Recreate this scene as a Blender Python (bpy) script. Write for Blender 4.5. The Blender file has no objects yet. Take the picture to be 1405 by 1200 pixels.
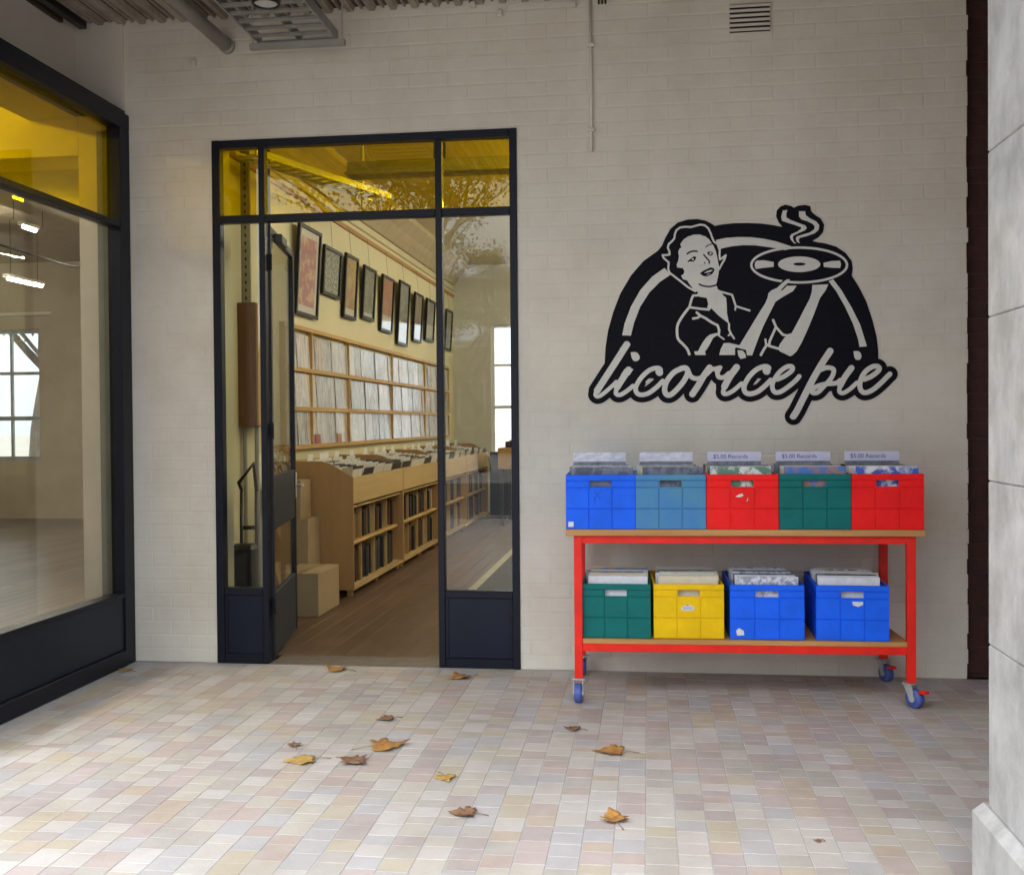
import bpy, math, random
import numpy as np
from mathutils import Vector, Matrix
R = math.radians
random.seed(7)
scene = bpy.context.scene
COL = scene.collection

# ------------------------------------------------------------------ camera, sky, sun, exposure
F_PX, YAW, PITCH, ROLL, CAM_D, CAM_H = 1460.954, .12733, -.0143029, -.0079318, 6.3659, 1.4909
PW, PH = 1405, 1200
_f = np.array([-math.sin(YAW)*math.cos(PITCH), math.cos(YAW)*math.cos(PITCH), math.sin(PITCH)])
_r = np.array([math.cos(YAW), math.sin(YAW), 0.]); _u = np.cross(_r, _f)
CR = _r*math.cos(ROLL) + _u*math.sin(ROLL); CU = -_r*math.sin(ROLL) + _u*math.cos(ROLL)
CC = np.array([0, -CAM_D, CAM_H])
cam_data = bpy.data.cameras.new('camera'); cam = bpy.data.objects.new('camera', cam_data); COL.objects.link(cam)
cam.matrix_world = Matrix(((CR[0], CU[0], -_f[0], CC[0]), (CR[1], CU[1], -_f[1], CC[1]), (CR[2], CU[2], -_f[2], CC[2]), (0, 0, 0, 1)))
cam_data.sensor_fit = 'HORIZONTAL'; cam_data.sensor_width = 36; cam_data.lens = 36*F_PX/PW
cam_data.clip_start = .05; cam_data.clip_end = 2000
scene.camera = cam

SUN_EL, SUN_AZ = 60, 192          # azimuth clockwise from +Y: the veiled sun stands behind the camera
world = bpy.data.worlds.new('World'); scene.world = world; world.use_nodes = True
wn = world.node_tree.nodes; wl = world.node_tree.links
sky = wn.new('ShaderNodeTexSky'); sky.sky_type = 'NISHITA'; sky.sun_disc = False
sky.sun_elevation = R(SUN_EL); sky.sun_rotation = R(SUN_AZ); sky.air_density = 1.6; sky.dust_density = 6.0; sky.ozone_density = .6
hsv = wn.new('ShaderNodeHueSaturation'); hsv.inputs['Saturation'].default_value = .3
wl.new(sky.outputs[0], hsv.inputs['Color'])
cloud = wn.new('ShaderNodeMix'); cloud.data_type = 'RGBA'; cloud.inputs[0].default_value = .7      # an even overcast layer over the clear sky
cloud.inputs[7].default_value = (4.9, 5.65, 6.7, 1); wl.new(hsv.outputs[0], cloud.inputs[6]); wl.new(cloud.outputs[2], wn['Background'].inputs[0])
wn['Background'].inputs[1].default_value = .15
sl = bpy.data.lights.new('sun', 'SUN'); sl.energy = 1.0; sl.angle = R(60); sl.color = (1, .96, .9)
sun = bpy.data.objects.new('sun', sl); COL.objects.link(sun)
sd = Vector((math.sin(R(SUN_AZ))*math.cos(R(SUN_EL)), math.cos(R(SUN_AZ))*math.cos(R(SUN_EL)), math.sin(R(SUN_EL))))
sun.rotation_euler = sd.to_track_quat('Z', 'Y').to_euler(); sun.location = sd*60
scene.view_settings.view_transform = 'Standard'; scene.view_settings.look = 'None'
scene.view_settings.exposure = 1.6; scene.view_settings.gamma = 1; scene.view_settings.use_curve_mapping = False
scene.render.engine = 'CYCLES'
scene.cycles.use_denoising = True; scene.cycles.max_bounces = 10; scene.cycles.diffuse_bounces = 6
scene.cycles.transparent_max_bounces = 16; scene.cycles.sample_clamp_indirect = 8; scene.cycles.caustics_reflective = False; scene.cycles.caustics_refractive = False

# ------------------------------------------------------------------ pixel helpers (a pixel gives a direction, the plane gives the distance)
def ray(x, y): return _f*F_PX + CR*(x-PW/2) + CU*(PH/2-y)
def hit(x, y, ax, c):
    d = ray(x, y); i = 'xyz'.index(ax); return CC + d*((c-CC[i])/d[i])
def proj(P):
    v = np.asarray(P, float)-CC; z = v@_f
    return PW/2+F_PX*(v@CR)/z, PH/2-F_PX*(v@CU)/z, z

# ------------------------------------------------------------------ mesh builder
class MB:
    def __init__(s): s.v = []; s.f = []; s.m = []
    def add(s, vs, fs, mi=0):
        n = len(s.v); s.v += [tuple(map(float, p)) for p in vs]
        s.f += [tuple(i+n for i in f) for f in fs]; s.m += [mi]*len(fs); return s
    def box(s, x0, x1, y0, y1, z0, z1, b=0, mi=0):
        if b <= 0:
            vs = [(x, y, z) for z in (z0, z1) for y in (y0, y1) for x in (x0, x1)]
            return s.add(vs, [(0, 2, 3, 1), (4, 5, 7, 6), (0, 1, 5, 4), (2, 6, 7, 3), (0, 4, 6, 2), (1, 3, 7, 5)], mi)
        b = min(b, (x1-x0)*.45, (y1-y0)*.45, (z1-z0)*.45)
        vs = []; idx = {}
        X = (x0, x0+b, x1-b, x1); Y = (y0, y0+b, y1-b, y1); Z = (z0, z0+b, z1-b, z1)
        def V(i, j, k):
            if (i, j, k) not in idx: idx[(i, j, k)] = len(vs); vs.append((X[i], Y[j], Z[k]))
            return idx[(i, j, k)]
        fs = []
        for k, o in ((0, 1), (3, 0)):
            q = [V(1, 1, k), V(2, 1, k), V(2, 2, k), V(1, 2, k)]; fs.append(tuple(q[::-1] if o else q))
            q = [V(1, k, 1), V(2, k, 1), V(2, k, 2), V(1, k, 2)]; fs.append(tuple(q if o else q[::-1]))
            q = [V(k, 1, 1), V(k, 2, 1), V(k, 2, 2), V(k, 1, 2)]; fs.append(tuple(q[::-1] if o else q))
        inn = {0: 1, 3: 2}
        for a in (0, 3):
            for c in (0, 3):
                fs.append((V(1, a, inn[c]), V(2, a, inn[c]), V(2, inn[a], c), V(1, inn[a], c)))
                fs.append((V(a, 1, inn[c]), V(a, 2, inn[c]), V(inn[a], 2, c), V(inn[a], 1, c)))
                fs.append((V(a, inn[c], 1), V(a, inn[c], 2), V(inn[a], c, 2), V(inn[a], c, 1)))
                for e in (0, 3): fs.append((V(a, inn[c], inn[e]), V(inn[a], c, inn[e]), V(inn[a], inn[c], e)))
        return s.add(vs, fs, mi)
    def tube(s, pts, rad, n=8, mi=0, caps=True):
        pts = [Vector(p) for p in pts]; N = len(pts)
        rads = rad if isinstance(rad, (list, tuple)) else [rad]*N
        vs = []; fs = []; up = None
        for i, p in enumerate(pts):
            t = (pts[min(i+1, N-1)]-pts[max(i-1, 0)]).normalized()
            if up is None: up = Vector((0, 0, 1)) if abs(t.z) < .9 else Vector((1, 0, 0))
            a = t.cross(up).normalized(); bb = a.cross(t).normalized(); up = bb
            for k in range(n):
                q = 2*math.pi*k/n; vs.append(p+(a*math.cos(q)+bb*math.sin(q))*rads[i])
        for i in range(N-1):
            for k in range(n): fs.append((i*n+k, (i*n+(k+1) % n), (i+1)*n+(k+1) % n, (i+1)*n+k))
        if caps: fs += [tuple(range(n))[::-1], tuple((N-1)*n+k for k in range(n))]
        return s.add(vs, fs, mi)
    def prism(s, pts, ax, a, b, mi=0):
        # pts: 2D outline; ax: extrusion axis
        def P(p, c): return {'x': (c, p[0], p[1]), 'y': (p[0], c, p[1]), 'z': (p[0], p[1], c)}[ax]
        n = len(pts); vs = [P(p, a) for p in pts]+[P(p, b) for p in pts]
        fs = [tuple(range(n))[::-1], tuple(range(n, 2*n))]+[(i, (i+1) % n, n+(i+1) % n, n+i) for i in range(n)]
        return s.add(vs, fs, mi)
    def mesh(s, name, mats, smooth=False):
        me = bpy.data.meshes.new(name); me.from_pydata(s.v, [], s.f)
        mats = mats if isinstance(mats, (list, tuple)) else [mats]
        for m in mats: me.materials.append(m)
        if len(mats) > 1: me.polygons.foreach_set('material_index', s.m)
        import bmesh
        bm = bmesh.new(); bm.from_mesh(me); bmesh.ops.recalc_face_normals(bm, faces=bm.faces); bm.to_mesh(me); bm.free()
        if smooth: me.polygons.foreach_set('use_smooth', [True]*len(me.polygons))
        me.update(); return me
    def build(s, name, mats, parent=None, loc=(0, 0, 0), rot=(0, 0, 0), smooth=False):
        return put(name, s.mesh(name, mats, smooth), parent, loc, rot)
def put(name, me, parent=None, loc=(0, 0, 0), rot=(0, 0, 0)):
    o = bpy.data.objects.new(name, me); COL.objects.link(o); o.location = loc; o.rotation_euler = rot
    if parent is not None: o.parent = parent
    return o
def empty(name, loc=(0, 0, 0), rz=0):
    o = bpy.data.objects.new(name, None); o.empty_display_size = .1; COL.objects.link(o); o.location = loc; o.rotation_euler = (0, 0, rz); return o
def tag(o, label=None, cat=None, group=None, kind=None):
    if label: o['label'] = label
    if cat: o['category'] = cat
    if group: o['group'] = group
    if kind: o['kind'] = kind
    return o
def bx(name, m, parent, x0, x1, y0, y1, z0, z1, b=0): return MB().box(x0, x1, y0, y1, z0, z1, b).build(name, m, parent)
def catmull(pts, k=6):
    pts = [np.array(p, float) for p in pts]; out = []
    P = [2*pts[0]-pts[1]]+pts+[2*pts[-1]-pts[-2]]
    for i in range(1, len(P)-2):
        for j in range(k):
            t = j/k; a, b, c, d = P[i-1], P[i], P[i+1], P[i+2]
            out.append(.5*((2*b)+(-a+c)*t+(2*a-5*b+4*c-d)*t*t+(-a+3*b-3*c+d)*t**3))
    out.append(pts[-1]); return out

# ------------------------------------------------------------------ materials
def new_mat(name):
    m = bpy.data.materials.new(name); m.use_nodes = True; nt = m.node_tree
    return m, nt.nodes, nt.links, nt.nodes['Principled BSDF']
def mat(name, col, rough=.6, metal=0, var=.12, scale=6, stretch=(1, 1, 1), bump=0, bscale=60, col2=None, spec=.5, rvar=0, dirt=0, dscale=1.1, dist=0):
    m, n, l, p = new_mat(name)
    p.inputs['Roughness'].default_value = rough; p.inputs['Metallic'].default_value = metal; p.inputs['Specular IOR Level'].default_value = spec
    geo = n.new('ShaderNodeNewGeometry'); mp = n.new('ShaderNodeMapping'); mp.inputs['Scale'].default_value = stretch
    l.new(geo.outputs['Position'], mp.inputs[0])
    no = n.new('ShaderNodeTexNoise'); no.inputs['Scale'].default_value = scale; no.inputs['Detail'].default_value = 6; no.inputs['Roughness'].default_value = .65
    l.new(mp.outputs[0], no.inputs['Vector'])
    cr = n.new('ShaderNodeValToRGB'); c2 = col2 or tuple(c*(1-var*2) for c in col)
    cr.color_ramp.elements[0].position = .3; cr.color_ramp.elements[1].position = .7
    cr.color_ramp.elements[0].color = (*c2, 1); cr.color_ramp.elements[1].color = (*col, 1)
    l.new(no.outputs[0], cr.inputs[0]); l.new(cr.outputs[0], p.inputs['Base Color']); no.inputs['Distortion'].default_value = dist
    if dirt:
        dn = n.new('ShaderNodeTexNoise'); dn.inputs['Scale'].default_value = dscale; dn.inputs['Detail'].default_value = 9; dn.inputs['Roughness'].default_value = .72; l.new(geo.outputs['Position'], dn.inputs['Vector'])
        dr = n.new('ShaderNodeValToRGB'); dr.color_ramp.elements[0].position = .36; dr.color_ramp.elements[1].position = .58; d_ = 1-dirt
        dr.color_ramp.elements[0].color = (d_, d_*.985, d_*.96, 1); dr.color_ramp.elements[1].color = (1, 1, 1, 1); l.new(dn.outputs[0], dr.inputs[0])
        mm = n.new('ShaderNodeMix'); mm.data_type = 'RGBA'; mm.blend_type = 'MULTIPLY'; mm.inputs[0].default_value = 1
        l.new(cr.outputs[0], mm.inputs[6]); l.new(dr.outputs[0], mm.inputs[7]); l.new(mm.outputs[2], p.inputs['Base Color'])
    if rvar:
        mr = n.new('ShaderNodeMapRange'); mr.inputs[3].default_value = rough-rvar; mr.inputs[4].default_value = rough+rvar
        l.new(no.outputs[0], mr.inputs[0]); l.new(mr.outputs[0], p.inputs['Roughness'])
    if bump:
        n2 = n.new('ShaderNodeTexNoise'); n2.inputs['Scale'].default_value = bscale; n2.inputs['Detail'].default_value = 4
        l.new(mp.outputs[0], n2.inputs['Vector'])
        b = n.new('ShaderNodeBump'); b.inputs['Strength'].default_value = bump; b.inputs['Distance'].default_value = .004
        l.new(n2.outputs[0], b.inputs['Height']); l.new(b.outputs[0], p.inputs['Normal'])
    return m
def glass(name, tint=(.96, .97, .95), rough=.0, wav=0.0, base=.04):
    m, n, l, p = new_mat(name); n.remove(p); out = n['Material Output']
    tr = n.new('ShaderNodeBsdfTransparent'); tr.inputs[0].default_value = (*tint, 1)
    gl = n.new('ShaderNodeBsdfGlossy'); gl.inputs['Roughness'].default_value = rough
    lw = n.new('ShaderNodeLayerWeight'); lw.inputs[0].default_value = .5
    pw = n.new('ShaderNodeMath'); pw.operation = 'POWER'; pw.inputs[1].default_value = 5; l.new(lw.outputs['Facing'], pw.inputs[0])
    ma = n.new('ShaderNodeMath'); ma.operation = 'MULTIPLY_ADD'; ma.inputs[1].default_value = 1-base; ma.inputs[2].default_value = base; l.new(pw.outputs[0], ma.inputs[0])
    mx = n.new('ShaderNodeMixShader'); l.new(ma.outputs[0], mx.inputs[0]); l.new(tr.outputs[0], mx.inputs[1]); l.new(gl.outputs[0], mx.inputs[2]); l.new(mx.outputs[0], out.inputs[0])
    if wav:
        no = n.new('ShaderNodeTexNoise'); no.inputs['Scale'].default_value = 3; geo = n.new('ShaderNodeNewGeometry'); l.new(geo.outputs['Position'], no.inputs['Vector'])
        b = n.new('ShaderNodeBump'); b.inputs['Strength'].default_value = wav; b.inputs['Distance'].default_value = .01; l.new(no.outputs[0], b.inputs['Height']); l.new(b.outputs[0], gl.inputs['Normal'])
    return m
def emit(name, col, s):
    m, n, l, p = new_mat(name); p.inputs['Base Color'].default_value = (.8, .8, .8, 1)
    p.inputs['Emission Color'].default_value = (*col, 1); p.inputs['Emission Strength'].default_value = s; return m
def wood(name, c1, c2, axis='y', rough=.5, scale=9, bump=.15):
    st = {'x': (.12, 1.6, 1.6), 'y': (1.6, .12, 1.6), 'z': (1.6, 1.6, .12)}[axis]
    return mat(name, c1, rough, 0, 0, scale, st, bump, 40, c2, .4, .08, dirt=.3 if 'floor' in name else 0, dscale=2.5)
def brick_bump(name, col, rough, spec=.4):
    # paint over brickwork: colour plus the fine relief of the courses below
    m = mat(name, col, rough, var=.05, scale=8, spec=spec); nt = m.node_tree; n, l = nt.nodes, nt.links
    geo = n.new('ShaderNodeNewGeometry'); sx = n.new('ShaderNodeSeparateXYZ'); l.new(geo.outputs['Position'], sx.inputs[0])
    ad = n.new('ShaderNodeMath'); ad.operation = 'SUBTRACT'; ad.inputs[1].default_value = BX0; l.new(sx.outputs[0], ad.inputs[0])
    cb = n.new('ShaderNodeCombineXYZ'); l.new(ad.outputs[0], cb.inputs[0]); l.new(sx.outputs[2], cb.inputs[1])
    bt = n.new('ShaderNodeTexBrick'); bt.offset = .5; bt.offset_frequency = 2; bt.squash = 1
    bt.inputs['Scale'].default_value = 1; bt.inputs['Mortar Size'].default_value = .005; bt.inputs['Mortar Smooth'].default_value = .6
    bt.inputs['Brick Width'].default_value = BL; bt.inputs['Row Height'].default_value = BC; l.new(cb.outputs[0], bt.inputs['Vector'])
    no = n.new('ShaderNodeTexNoise'); no.inputs['Scale'].default_value = 45; l.new(geo.outputs['Position'], no.inputs['Vector'])
    sm = n.new('ShaderNodeMath'); sm.operation = 'MULTIPLY_ADD'; sm.inputs[1].default_value = .35; l.new(no.outputs[0], sm.inputs[0])
    iv = n.new('ShaderNodeMath'); iv.operation = 'SUBTRACT'; iv.inputs[0].default_value = 1; l.new(bt.outputs['Fac'], iv.inputs[1]); l.new(iv.outputs[0], sm.inputs[2])
    b = n.new('ShaderNodeBump'); b.inputs['Strength'].default_value = .3; b.inputs['Distance'].default_value = .003
    l.new(sm.outputs[0], b.inputs['Height']); l.new(b.outputs[0], n['Principled BSDF'].inputs['Normal']); return m

CX = -3.2256                                   # plane of the side shopfront and of the record wall inside
DL, DR, DT = -2.684, -.773, 3.253              # door frame: left, right, top
WR = 1.8106                                    # right end of the painted wall
BC, BL, BX0 = .086, .24, CX                    # brick course, brick length
CEIL = 4.0

PAINT = mat('cream_wall_paint', (.72, .675, .585), .62, var=.03, scale=1.6, bump=.22, bscale=38, dirt=.10, dscale=1.7)
PAINT2 = mat('cream_plaster', (.66, .61, .53), .7, var=.05, scale=2, bump=.08)
NAVY = mat('navy_steel_paint', (.0035, .0055, .014), .45, var=.1, scale=5, bump=.04, bscale=90, spec=.3)
NAVYP = mat('navy_panel_paint', (.005, .0095, .024), .42, var=.12, scale=3, bump=.03, spec=.3)
GLASS = glass('clear_glass', wav=.012, base=.045); GLASSL = glass('shopfront_glass', (.88, .88, .85), wav=.02)
AMBER = glass('amber_glass', (.91, .78, .014), wav=.012, base=.06)
MORTAR = mat('tile_grout', (.47, .455, .445), .85, bump=.2)
DARKB = mat('dark_red_brick', (.065, .020, .015), .8, var=.25, scale=14, bump=.5, bscale=80)
DARKM = mat('dark_mortar', (.11, .075, .06), .9)
STONE = mat('pale_grey_stone', (.61, .60, .585), .62, var=0, scale=5.5, stretch=(1.6, 1.6, .7), bump=.35, bscale=90, col2=(.42, .42, .415), dirt=.24, dscale=6)
CONC = mat('concrete', (.50, .465, .41), .85, var=.12, scale=.8, bump=.2)
ASPH = mat('asphalt', (.10, .098, .095), .9, var=.15, scale=2, bump=.4)
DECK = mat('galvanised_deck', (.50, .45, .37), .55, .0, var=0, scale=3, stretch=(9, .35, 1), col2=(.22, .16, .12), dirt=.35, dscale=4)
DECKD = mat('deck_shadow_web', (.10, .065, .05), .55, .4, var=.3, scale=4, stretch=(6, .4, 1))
GALV = mat('galvanised_steel', (.60, .61, .60), .42, .5, var=.15, scale=14)
GREYP = mat('grey_pipe', (.33, .32, .29), .5, var=.1)
BLACK = mat('black_metal', (.012, .012, .013), .4)
RED = mat('red_powder_coat', (.90, .022, .010), .42, var=.08, scale=7, bump=.05, spec=.35, dirt=.18, dscale=6, rvar=.1)
PLY = wood('plywood_top', (.56, .30, .10), (.40, .19, .06), 'x', .5, 14)
PLYI = wood('birch_ply', (.50, .36, .16), (.42, .29, .12), 'y', .55, 8)
PLYS = wood('ply_side_panel', (.42, .26, .11), (.34, .20, .08), 'z', .5, 5)
CREAMI = mat('shop_interior_paint', (.62, .58, .37), .7, var=.04, scale=1.2)
CEILI = mat('shop_ceiling_paint', (.70, .63, .42), .8, var=.06, scale=.9)
CORN = mat('cornice_timber', (.42, .35, .20), .6, var=.1)
RAIL = wood('picture_rail_timber', (.42, .22, .06), (.30, .15, .04), 'y')
CARD = mat('kraft_cardboard', (.36, .27, .15), .85, var=.1, scale=3, bump=.1)
SHELFT = wood('rack_timber', (.50, .31, .09), (.40, .23, .06), 'y')
LROOM = mat('side_room_plaster', (.56, .49, .38), .85, var=.12, scale=1.2, bump=.1)
LCEIL = mat('side_room_ceiling', (.52, .46, .36), .85, var=.1)
WHITE = mat('white_paint', (.75, .75, .73), .5, var=.03)
TUBE = emit('lit_tube', (1, .92, .72), 41)
TUBEL = emit('lit_tube_cool', (1, .93, .80), 190)

# ------------------------------------------------------------------ ground outside
g = MB(); g.add([(-150, -150, -.035), (150, -150, -.035), (150, 150, -.035), (-150, 150, -.035)], [(0, 1, 2, 3)])
tag(g.build('ground', CONC), kind='structure')
g = MB(); g.box(-80, 80, -20, -10.5, -.2, -.03); tag(g.build('road', ASPH), kind='structure')
g = MB(); g.box(-80, 80, -10.5, -10.35, -.2, .0, .01); tag(g.build('kerb', CONC), kind='structure')

# tiled pavement: columns of small sandstone setts running away from the street
PAL0 = [(.60, .585, .56), (.52, .515, .515), (.56, .54, .50), (.53, .445, .415), (.55, .465, .38), (.55, .50, .385), (.47, .425, .42), (.64, .63, .62), (.56, .47, .44), (.50, .485, .45)]
PAL = [tuple((a*.76+b*.24)*.86 for a, b in zip(c, (.585, .52, .495))) for c in PAL0]
TILEM = []
for i, c in enumerate(PAL):
    c2 = tuple(a*b for a, b in zip(c, random.choice([(.92, .89, .85), (.90, .90, .92), (.95, .90, .87), (.96, .93, .84)])))
    TILEM.append(mat('sandstone_sett_%d' % i, c, .66, 0, 0, 9, (1, 1, 1), .25, 70, c2, .25, .1, dirt=.13, dscale=2.2))
pave = bpy.data.objects.new('pavement', None); COL.objects.link(pave); tag(pave, kind='structure')
TP = .1115; bed = MB().box(CX, 5.2, -8.2, .0, -.06, -.0018).build('grout_bed', MORTAR, pave)
tiles = []; rng = random.Random(11)
for c in range(-29, 47):
    x0 = -.0178+c*TP
    if x0 < CX-.02 or x0 > 5.1: continue
    y = 0.0-rng.random()*.1
    lastc = 0
    while y > -8.1:
        L = rng.choice([.075, .09, .1, .1, .11, .12, .14]); ci = lastc if rng.random() < .26 else rng.choices(range(len(PAL)), [5, 4, 4, 3.2, 2.2, 1.8, 2.4, 2.5, 2, 3])[0]; lastc = ci
        tiles.append((x0+.0018+rng.uniform(-.0005, .0005), x0+TP-.0018, y-L+.001, y-.001, rng.uniform(-.0004, .0006), ci)); y -= L
def area_px(P4):
    q = [proj(p) for p in P4]
    if min(a[2] for a in q) < .3: return 0
    cx = sum(a[0] for a in q)/4; cy = sum(a[1] for a in q)/4
    if not (-5 < cx < PW+5 and -5 < cy < PH+5): return 0
    s = 0
    for i in range(4): s += q[i][0]*q[(i+1) % 4][1]-q[(i+1) % 4][0]*q[i][1]
    return abs(s)/2
tl = sorted(tiles, key=lambda t: -area_px([(t[0], t[2], 0), (t[1], t[2], 0), (t[1], t[3], 0), (t[0], t[3], 0)]))
def sett(mb, x0, x1, y0, y1, z, b=.0012, mi=0):
    vs = [(x0, y0, -.008), (x1, y0, -.008), (x1, y1, -.008), (x0, y1, -.008), (x0, y0, z-b), (x1, y0, z-b), (x1, y1, z-b), (x0, y1, z-b), (x0+b, y0+b, z), (x1-b, y0+b, z), (x1-b, y1-b, z), (x0+b, y1-b, z)]
    fs = [(8, 9, 10, 11)]
    for i in range(4): j = (i+1) % 4; fs += [(i, j, j+4, i+4), (4+i, 4+j, 8+j, 8+i)]
    mb.add(vs, fs, mi)
cache = {}
for t in tl[:300]:
    w, h = t[1]-t[0], t[3]-t[2]; k = (round(h, 3), t[5])
    if k not in cache:
        mb = MB(); sett(mb, 0, TP-.0036, 0, h, 0); cache[k] = mb.mesh('sett', TILEM[t[5]])
    put('paving_tile', cache[k], pave, (t[0], t[2], t[4]))
mb = MB()
for t in tl[300:]: sett(mb, t[0], t[1], t[2], t[3], t[4], .0012, t[5])
tag(mb.build('paving_tiles_beyond', TILEM, pave), kind='stuff')

# ------------------------------------------------------------------ the painted brick wall with the door opening
wall = tag(empty('shop_wall', (0, 0, 0)), 'cream painted brick wall carrying the black logo beside the open shop door', 'wall')
mb = MB()
for a in ((CX, DL, .0011, .25, 0, 4.1), (DR, WR-.005, .0011, .25, 0, 4.1), (DL, DR, .0011, .25, DT, 4.1)): mb.box(*a)
mb.build('mortar', PAINT, wall)
bricks = []; rng = random.Random(5)
for k in range(47):
    z0 = k*BC; z1 = z0+BC
    off = 0 if k % 2 == 0 else BL/2
    ivs = [(CX, DL), (DR, WR)] if z1 <= DT else [(CX, WR)]
    for (a, b) in ivs:
        x = BX0-off-BL+math.floor((a-BX0)/BL)*BL
        while x < b:
            x0 = max(x, a); x1 = min(x+BL, b+(.012*(rng.random()-.35) if b == WR else 0))
            zz0 = z0
            if z0 < DT < z1 and x1 > DL and x0 < DR: zz0 = DT
            if x1-x0 > .02 and x1 > a: bricks.append((x0, x1, zz0, min(z1, CEIL), k))
            x += BL
def brickmesh(mb, w, h, ox=0, oz=0, oy=0, j=.0024, b=.0055):
    x0, x1, z0, z1 = ox+j, ox+w-j, oz+j, oz+h-j
    vs = [(x0, oy+.012, z0), (x1, oy+.012, z0), (x1, oy+.012, z1), (x0, oy+.012, z1), (x0, oy+b*.17, z0), (x1, oy+b*.17, z0), (x1, oy+b*.17, z1), (x0, oy+b*.17, z1), (x0+b, oy, z0+b), (x1-b, oy, z0+b), (x1-b, oy, z1-b), (x0+b, oy, z1-b)]
    fs = [(8, 9, 10, 11)]
    for i in range(4): q = (i+1) % 4; fs += [(i, q, q+4, i+4), (4+i, 4+q, 8+q, 8+i)]
    mb.add(vs, fs)
bl = sorted(bricks, key=lambda t: -area_px([(t[0], 0, t[2]), (t[1], 0, t[2]), (t[1], 0, t[3]), (t[0], 0, t[3])]))
bc = {}
for i, t in enumerate(bl[:300]):
    w, h = round(t[1]-t[0], 3), round(t[3]-t[2], 3)
    if (w, h) not in bc: mb = MB(); brickmesh(mb, w, h); bc[(w, h)] = mb.mesh('brick', PAINT)
    put('brick', bc[(w, h)], wall, (t[0], rng.uniform(-.0017, .0006)-(.0009 if t[4] >= 43 else 0), t[2]), (rng.uniform(-.008, .004), 0, rng.uniform(-.004, .004)))
mb = MB()
for t in bl[300:]: brickmesh(mb, t[1]-t[0], t[3]-t[2], t[0], t[2], rng.uniform(-.0017, .0006)-(.0009 if t[4] >= 43 else 0))
tag(mb.build('remaining_bricks', PAINT, wall), kind='stuff')

MB().box(CX+.05, WR-.01, -.0045, .0012, 3.6975, 3.703, .001).build('paint_ledge', PAINT, wall)
# dark unpainted brick return behind the stone pillar
dw = tag(empty('brick_return_wall', (0, 0, 0)), 'dark unpainted red brick wall between the painted wall and the stone pillar', 'wall')
bx('mortar', DARKM, dw, WR, 5.2, .056, .25, 0, 4.1)
bx('plinth_course', DARKB, dw, WR+.02, 5.2, .043, .0555, 0, .02)
for k in range(47):
    x = WR+.002-(BL/2 if k % 2 else 0)
    nmax = 3
    for q in range(nmax):
        x0 = max(x, WR+.002); x1 = x+BL
        if x1-x0 > .03:
            w = round(x1-x0, 3); key = ('d', w)
            if key not in bc: mb = MB(); brickmesh(mb, w, BC); bc[key] = mb.mesh('brick', DARKB)
            put('brick', bc[key], dw, (x0, .05+rng.uniform(-.002, .002), k*BC+.021 if k == 0 else k*BC), (0, 0, 0))
        x += BL
mb = MB()
for k in range(47):
    x = WR+.002-(BL/2 if k % 2 else 0)+3*BL
    while x < 5.1: brickmesh(mb, BL, BC, x, k*BC, .05); x += BL
tag(mb.build('remaining_bricks', DARKB, dw), kind='stuff')

tag(bx('light_blocking_wall', mat('blocking_wall_brick', (.24, .15, .11), .85, var=.2, scale=9), None, 2.15, 2.4, -2.9, .0455, 0, 4.09), 'unseen brick wall added behind the stone pillar to block light from the right', 'wall')  # unseen wall added to keep side light off the painted wall
# ------------------------------------------------------------------ arcade roof and its ribbed metal soffit
tag(bx('arcade_roof', CONC, None, -3.95, 5.2, -4.6, .25, CEIL+.1, CEIL+.5), kind='structure')
soff = bpy.data.objects.new('soffit', None); COL.objects.link(soff); tag(soff, kind='structure')
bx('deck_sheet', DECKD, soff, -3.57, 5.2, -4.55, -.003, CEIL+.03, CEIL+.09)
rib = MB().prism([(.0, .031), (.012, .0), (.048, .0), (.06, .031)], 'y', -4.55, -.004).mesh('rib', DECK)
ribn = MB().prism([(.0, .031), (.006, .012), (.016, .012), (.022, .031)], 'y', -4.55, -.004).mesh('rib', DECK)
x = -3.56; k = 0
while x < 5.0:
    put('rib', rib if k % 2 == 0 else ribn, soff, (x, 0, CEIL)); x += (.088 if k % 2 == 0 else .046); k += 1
for i, (a, b) in enumerate(((-3.566, -3.535), (-3.50, -3.45))):
    o = tag(MB().box(a, b, -3.8, -.09-.12*(1-i), CEIL-.045, CEIL-.004, .004).build('steel_channel', BLACK if i else DECKD), ('dark steel channel under the ribbed soffit, nearest the corner' if i else 'rusty steel channel tucked above the side shopfront'), 'channel')

# ------------------------------------------------------------------ stone pillar
PX, PY = 1.03, -2.955
pl = tag(empty('stone_pillar', (PX+.34, PY-.34, 0)), 'pale grey stone block pillar with a projecting plinth at the arcade edge', 'pillar')
mb = MB(); mb.prism([(-.378, 0), (.378, 0), (.378, .275), (.345, .30), (-.345, .30), (-.378, .275)], 'y', -.378, .378); mb.build('plinth', STONE, pl)
for k in range(8):
    z0 = .3+.5*k; z1 = min(z0+.5, CEIL-.01)
    if z1-z0 < .05: break
    MB().box(-.34, .34, -.34, .34, z0+.001, z1-.001, .004).build('stone_block', STONE, pl)
MB().box(-.33, .33, -.33, .33, .29, CEIL-.02).build('core', mat('stone_joint', (.26, .255, .25), .9), pl)

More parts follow.
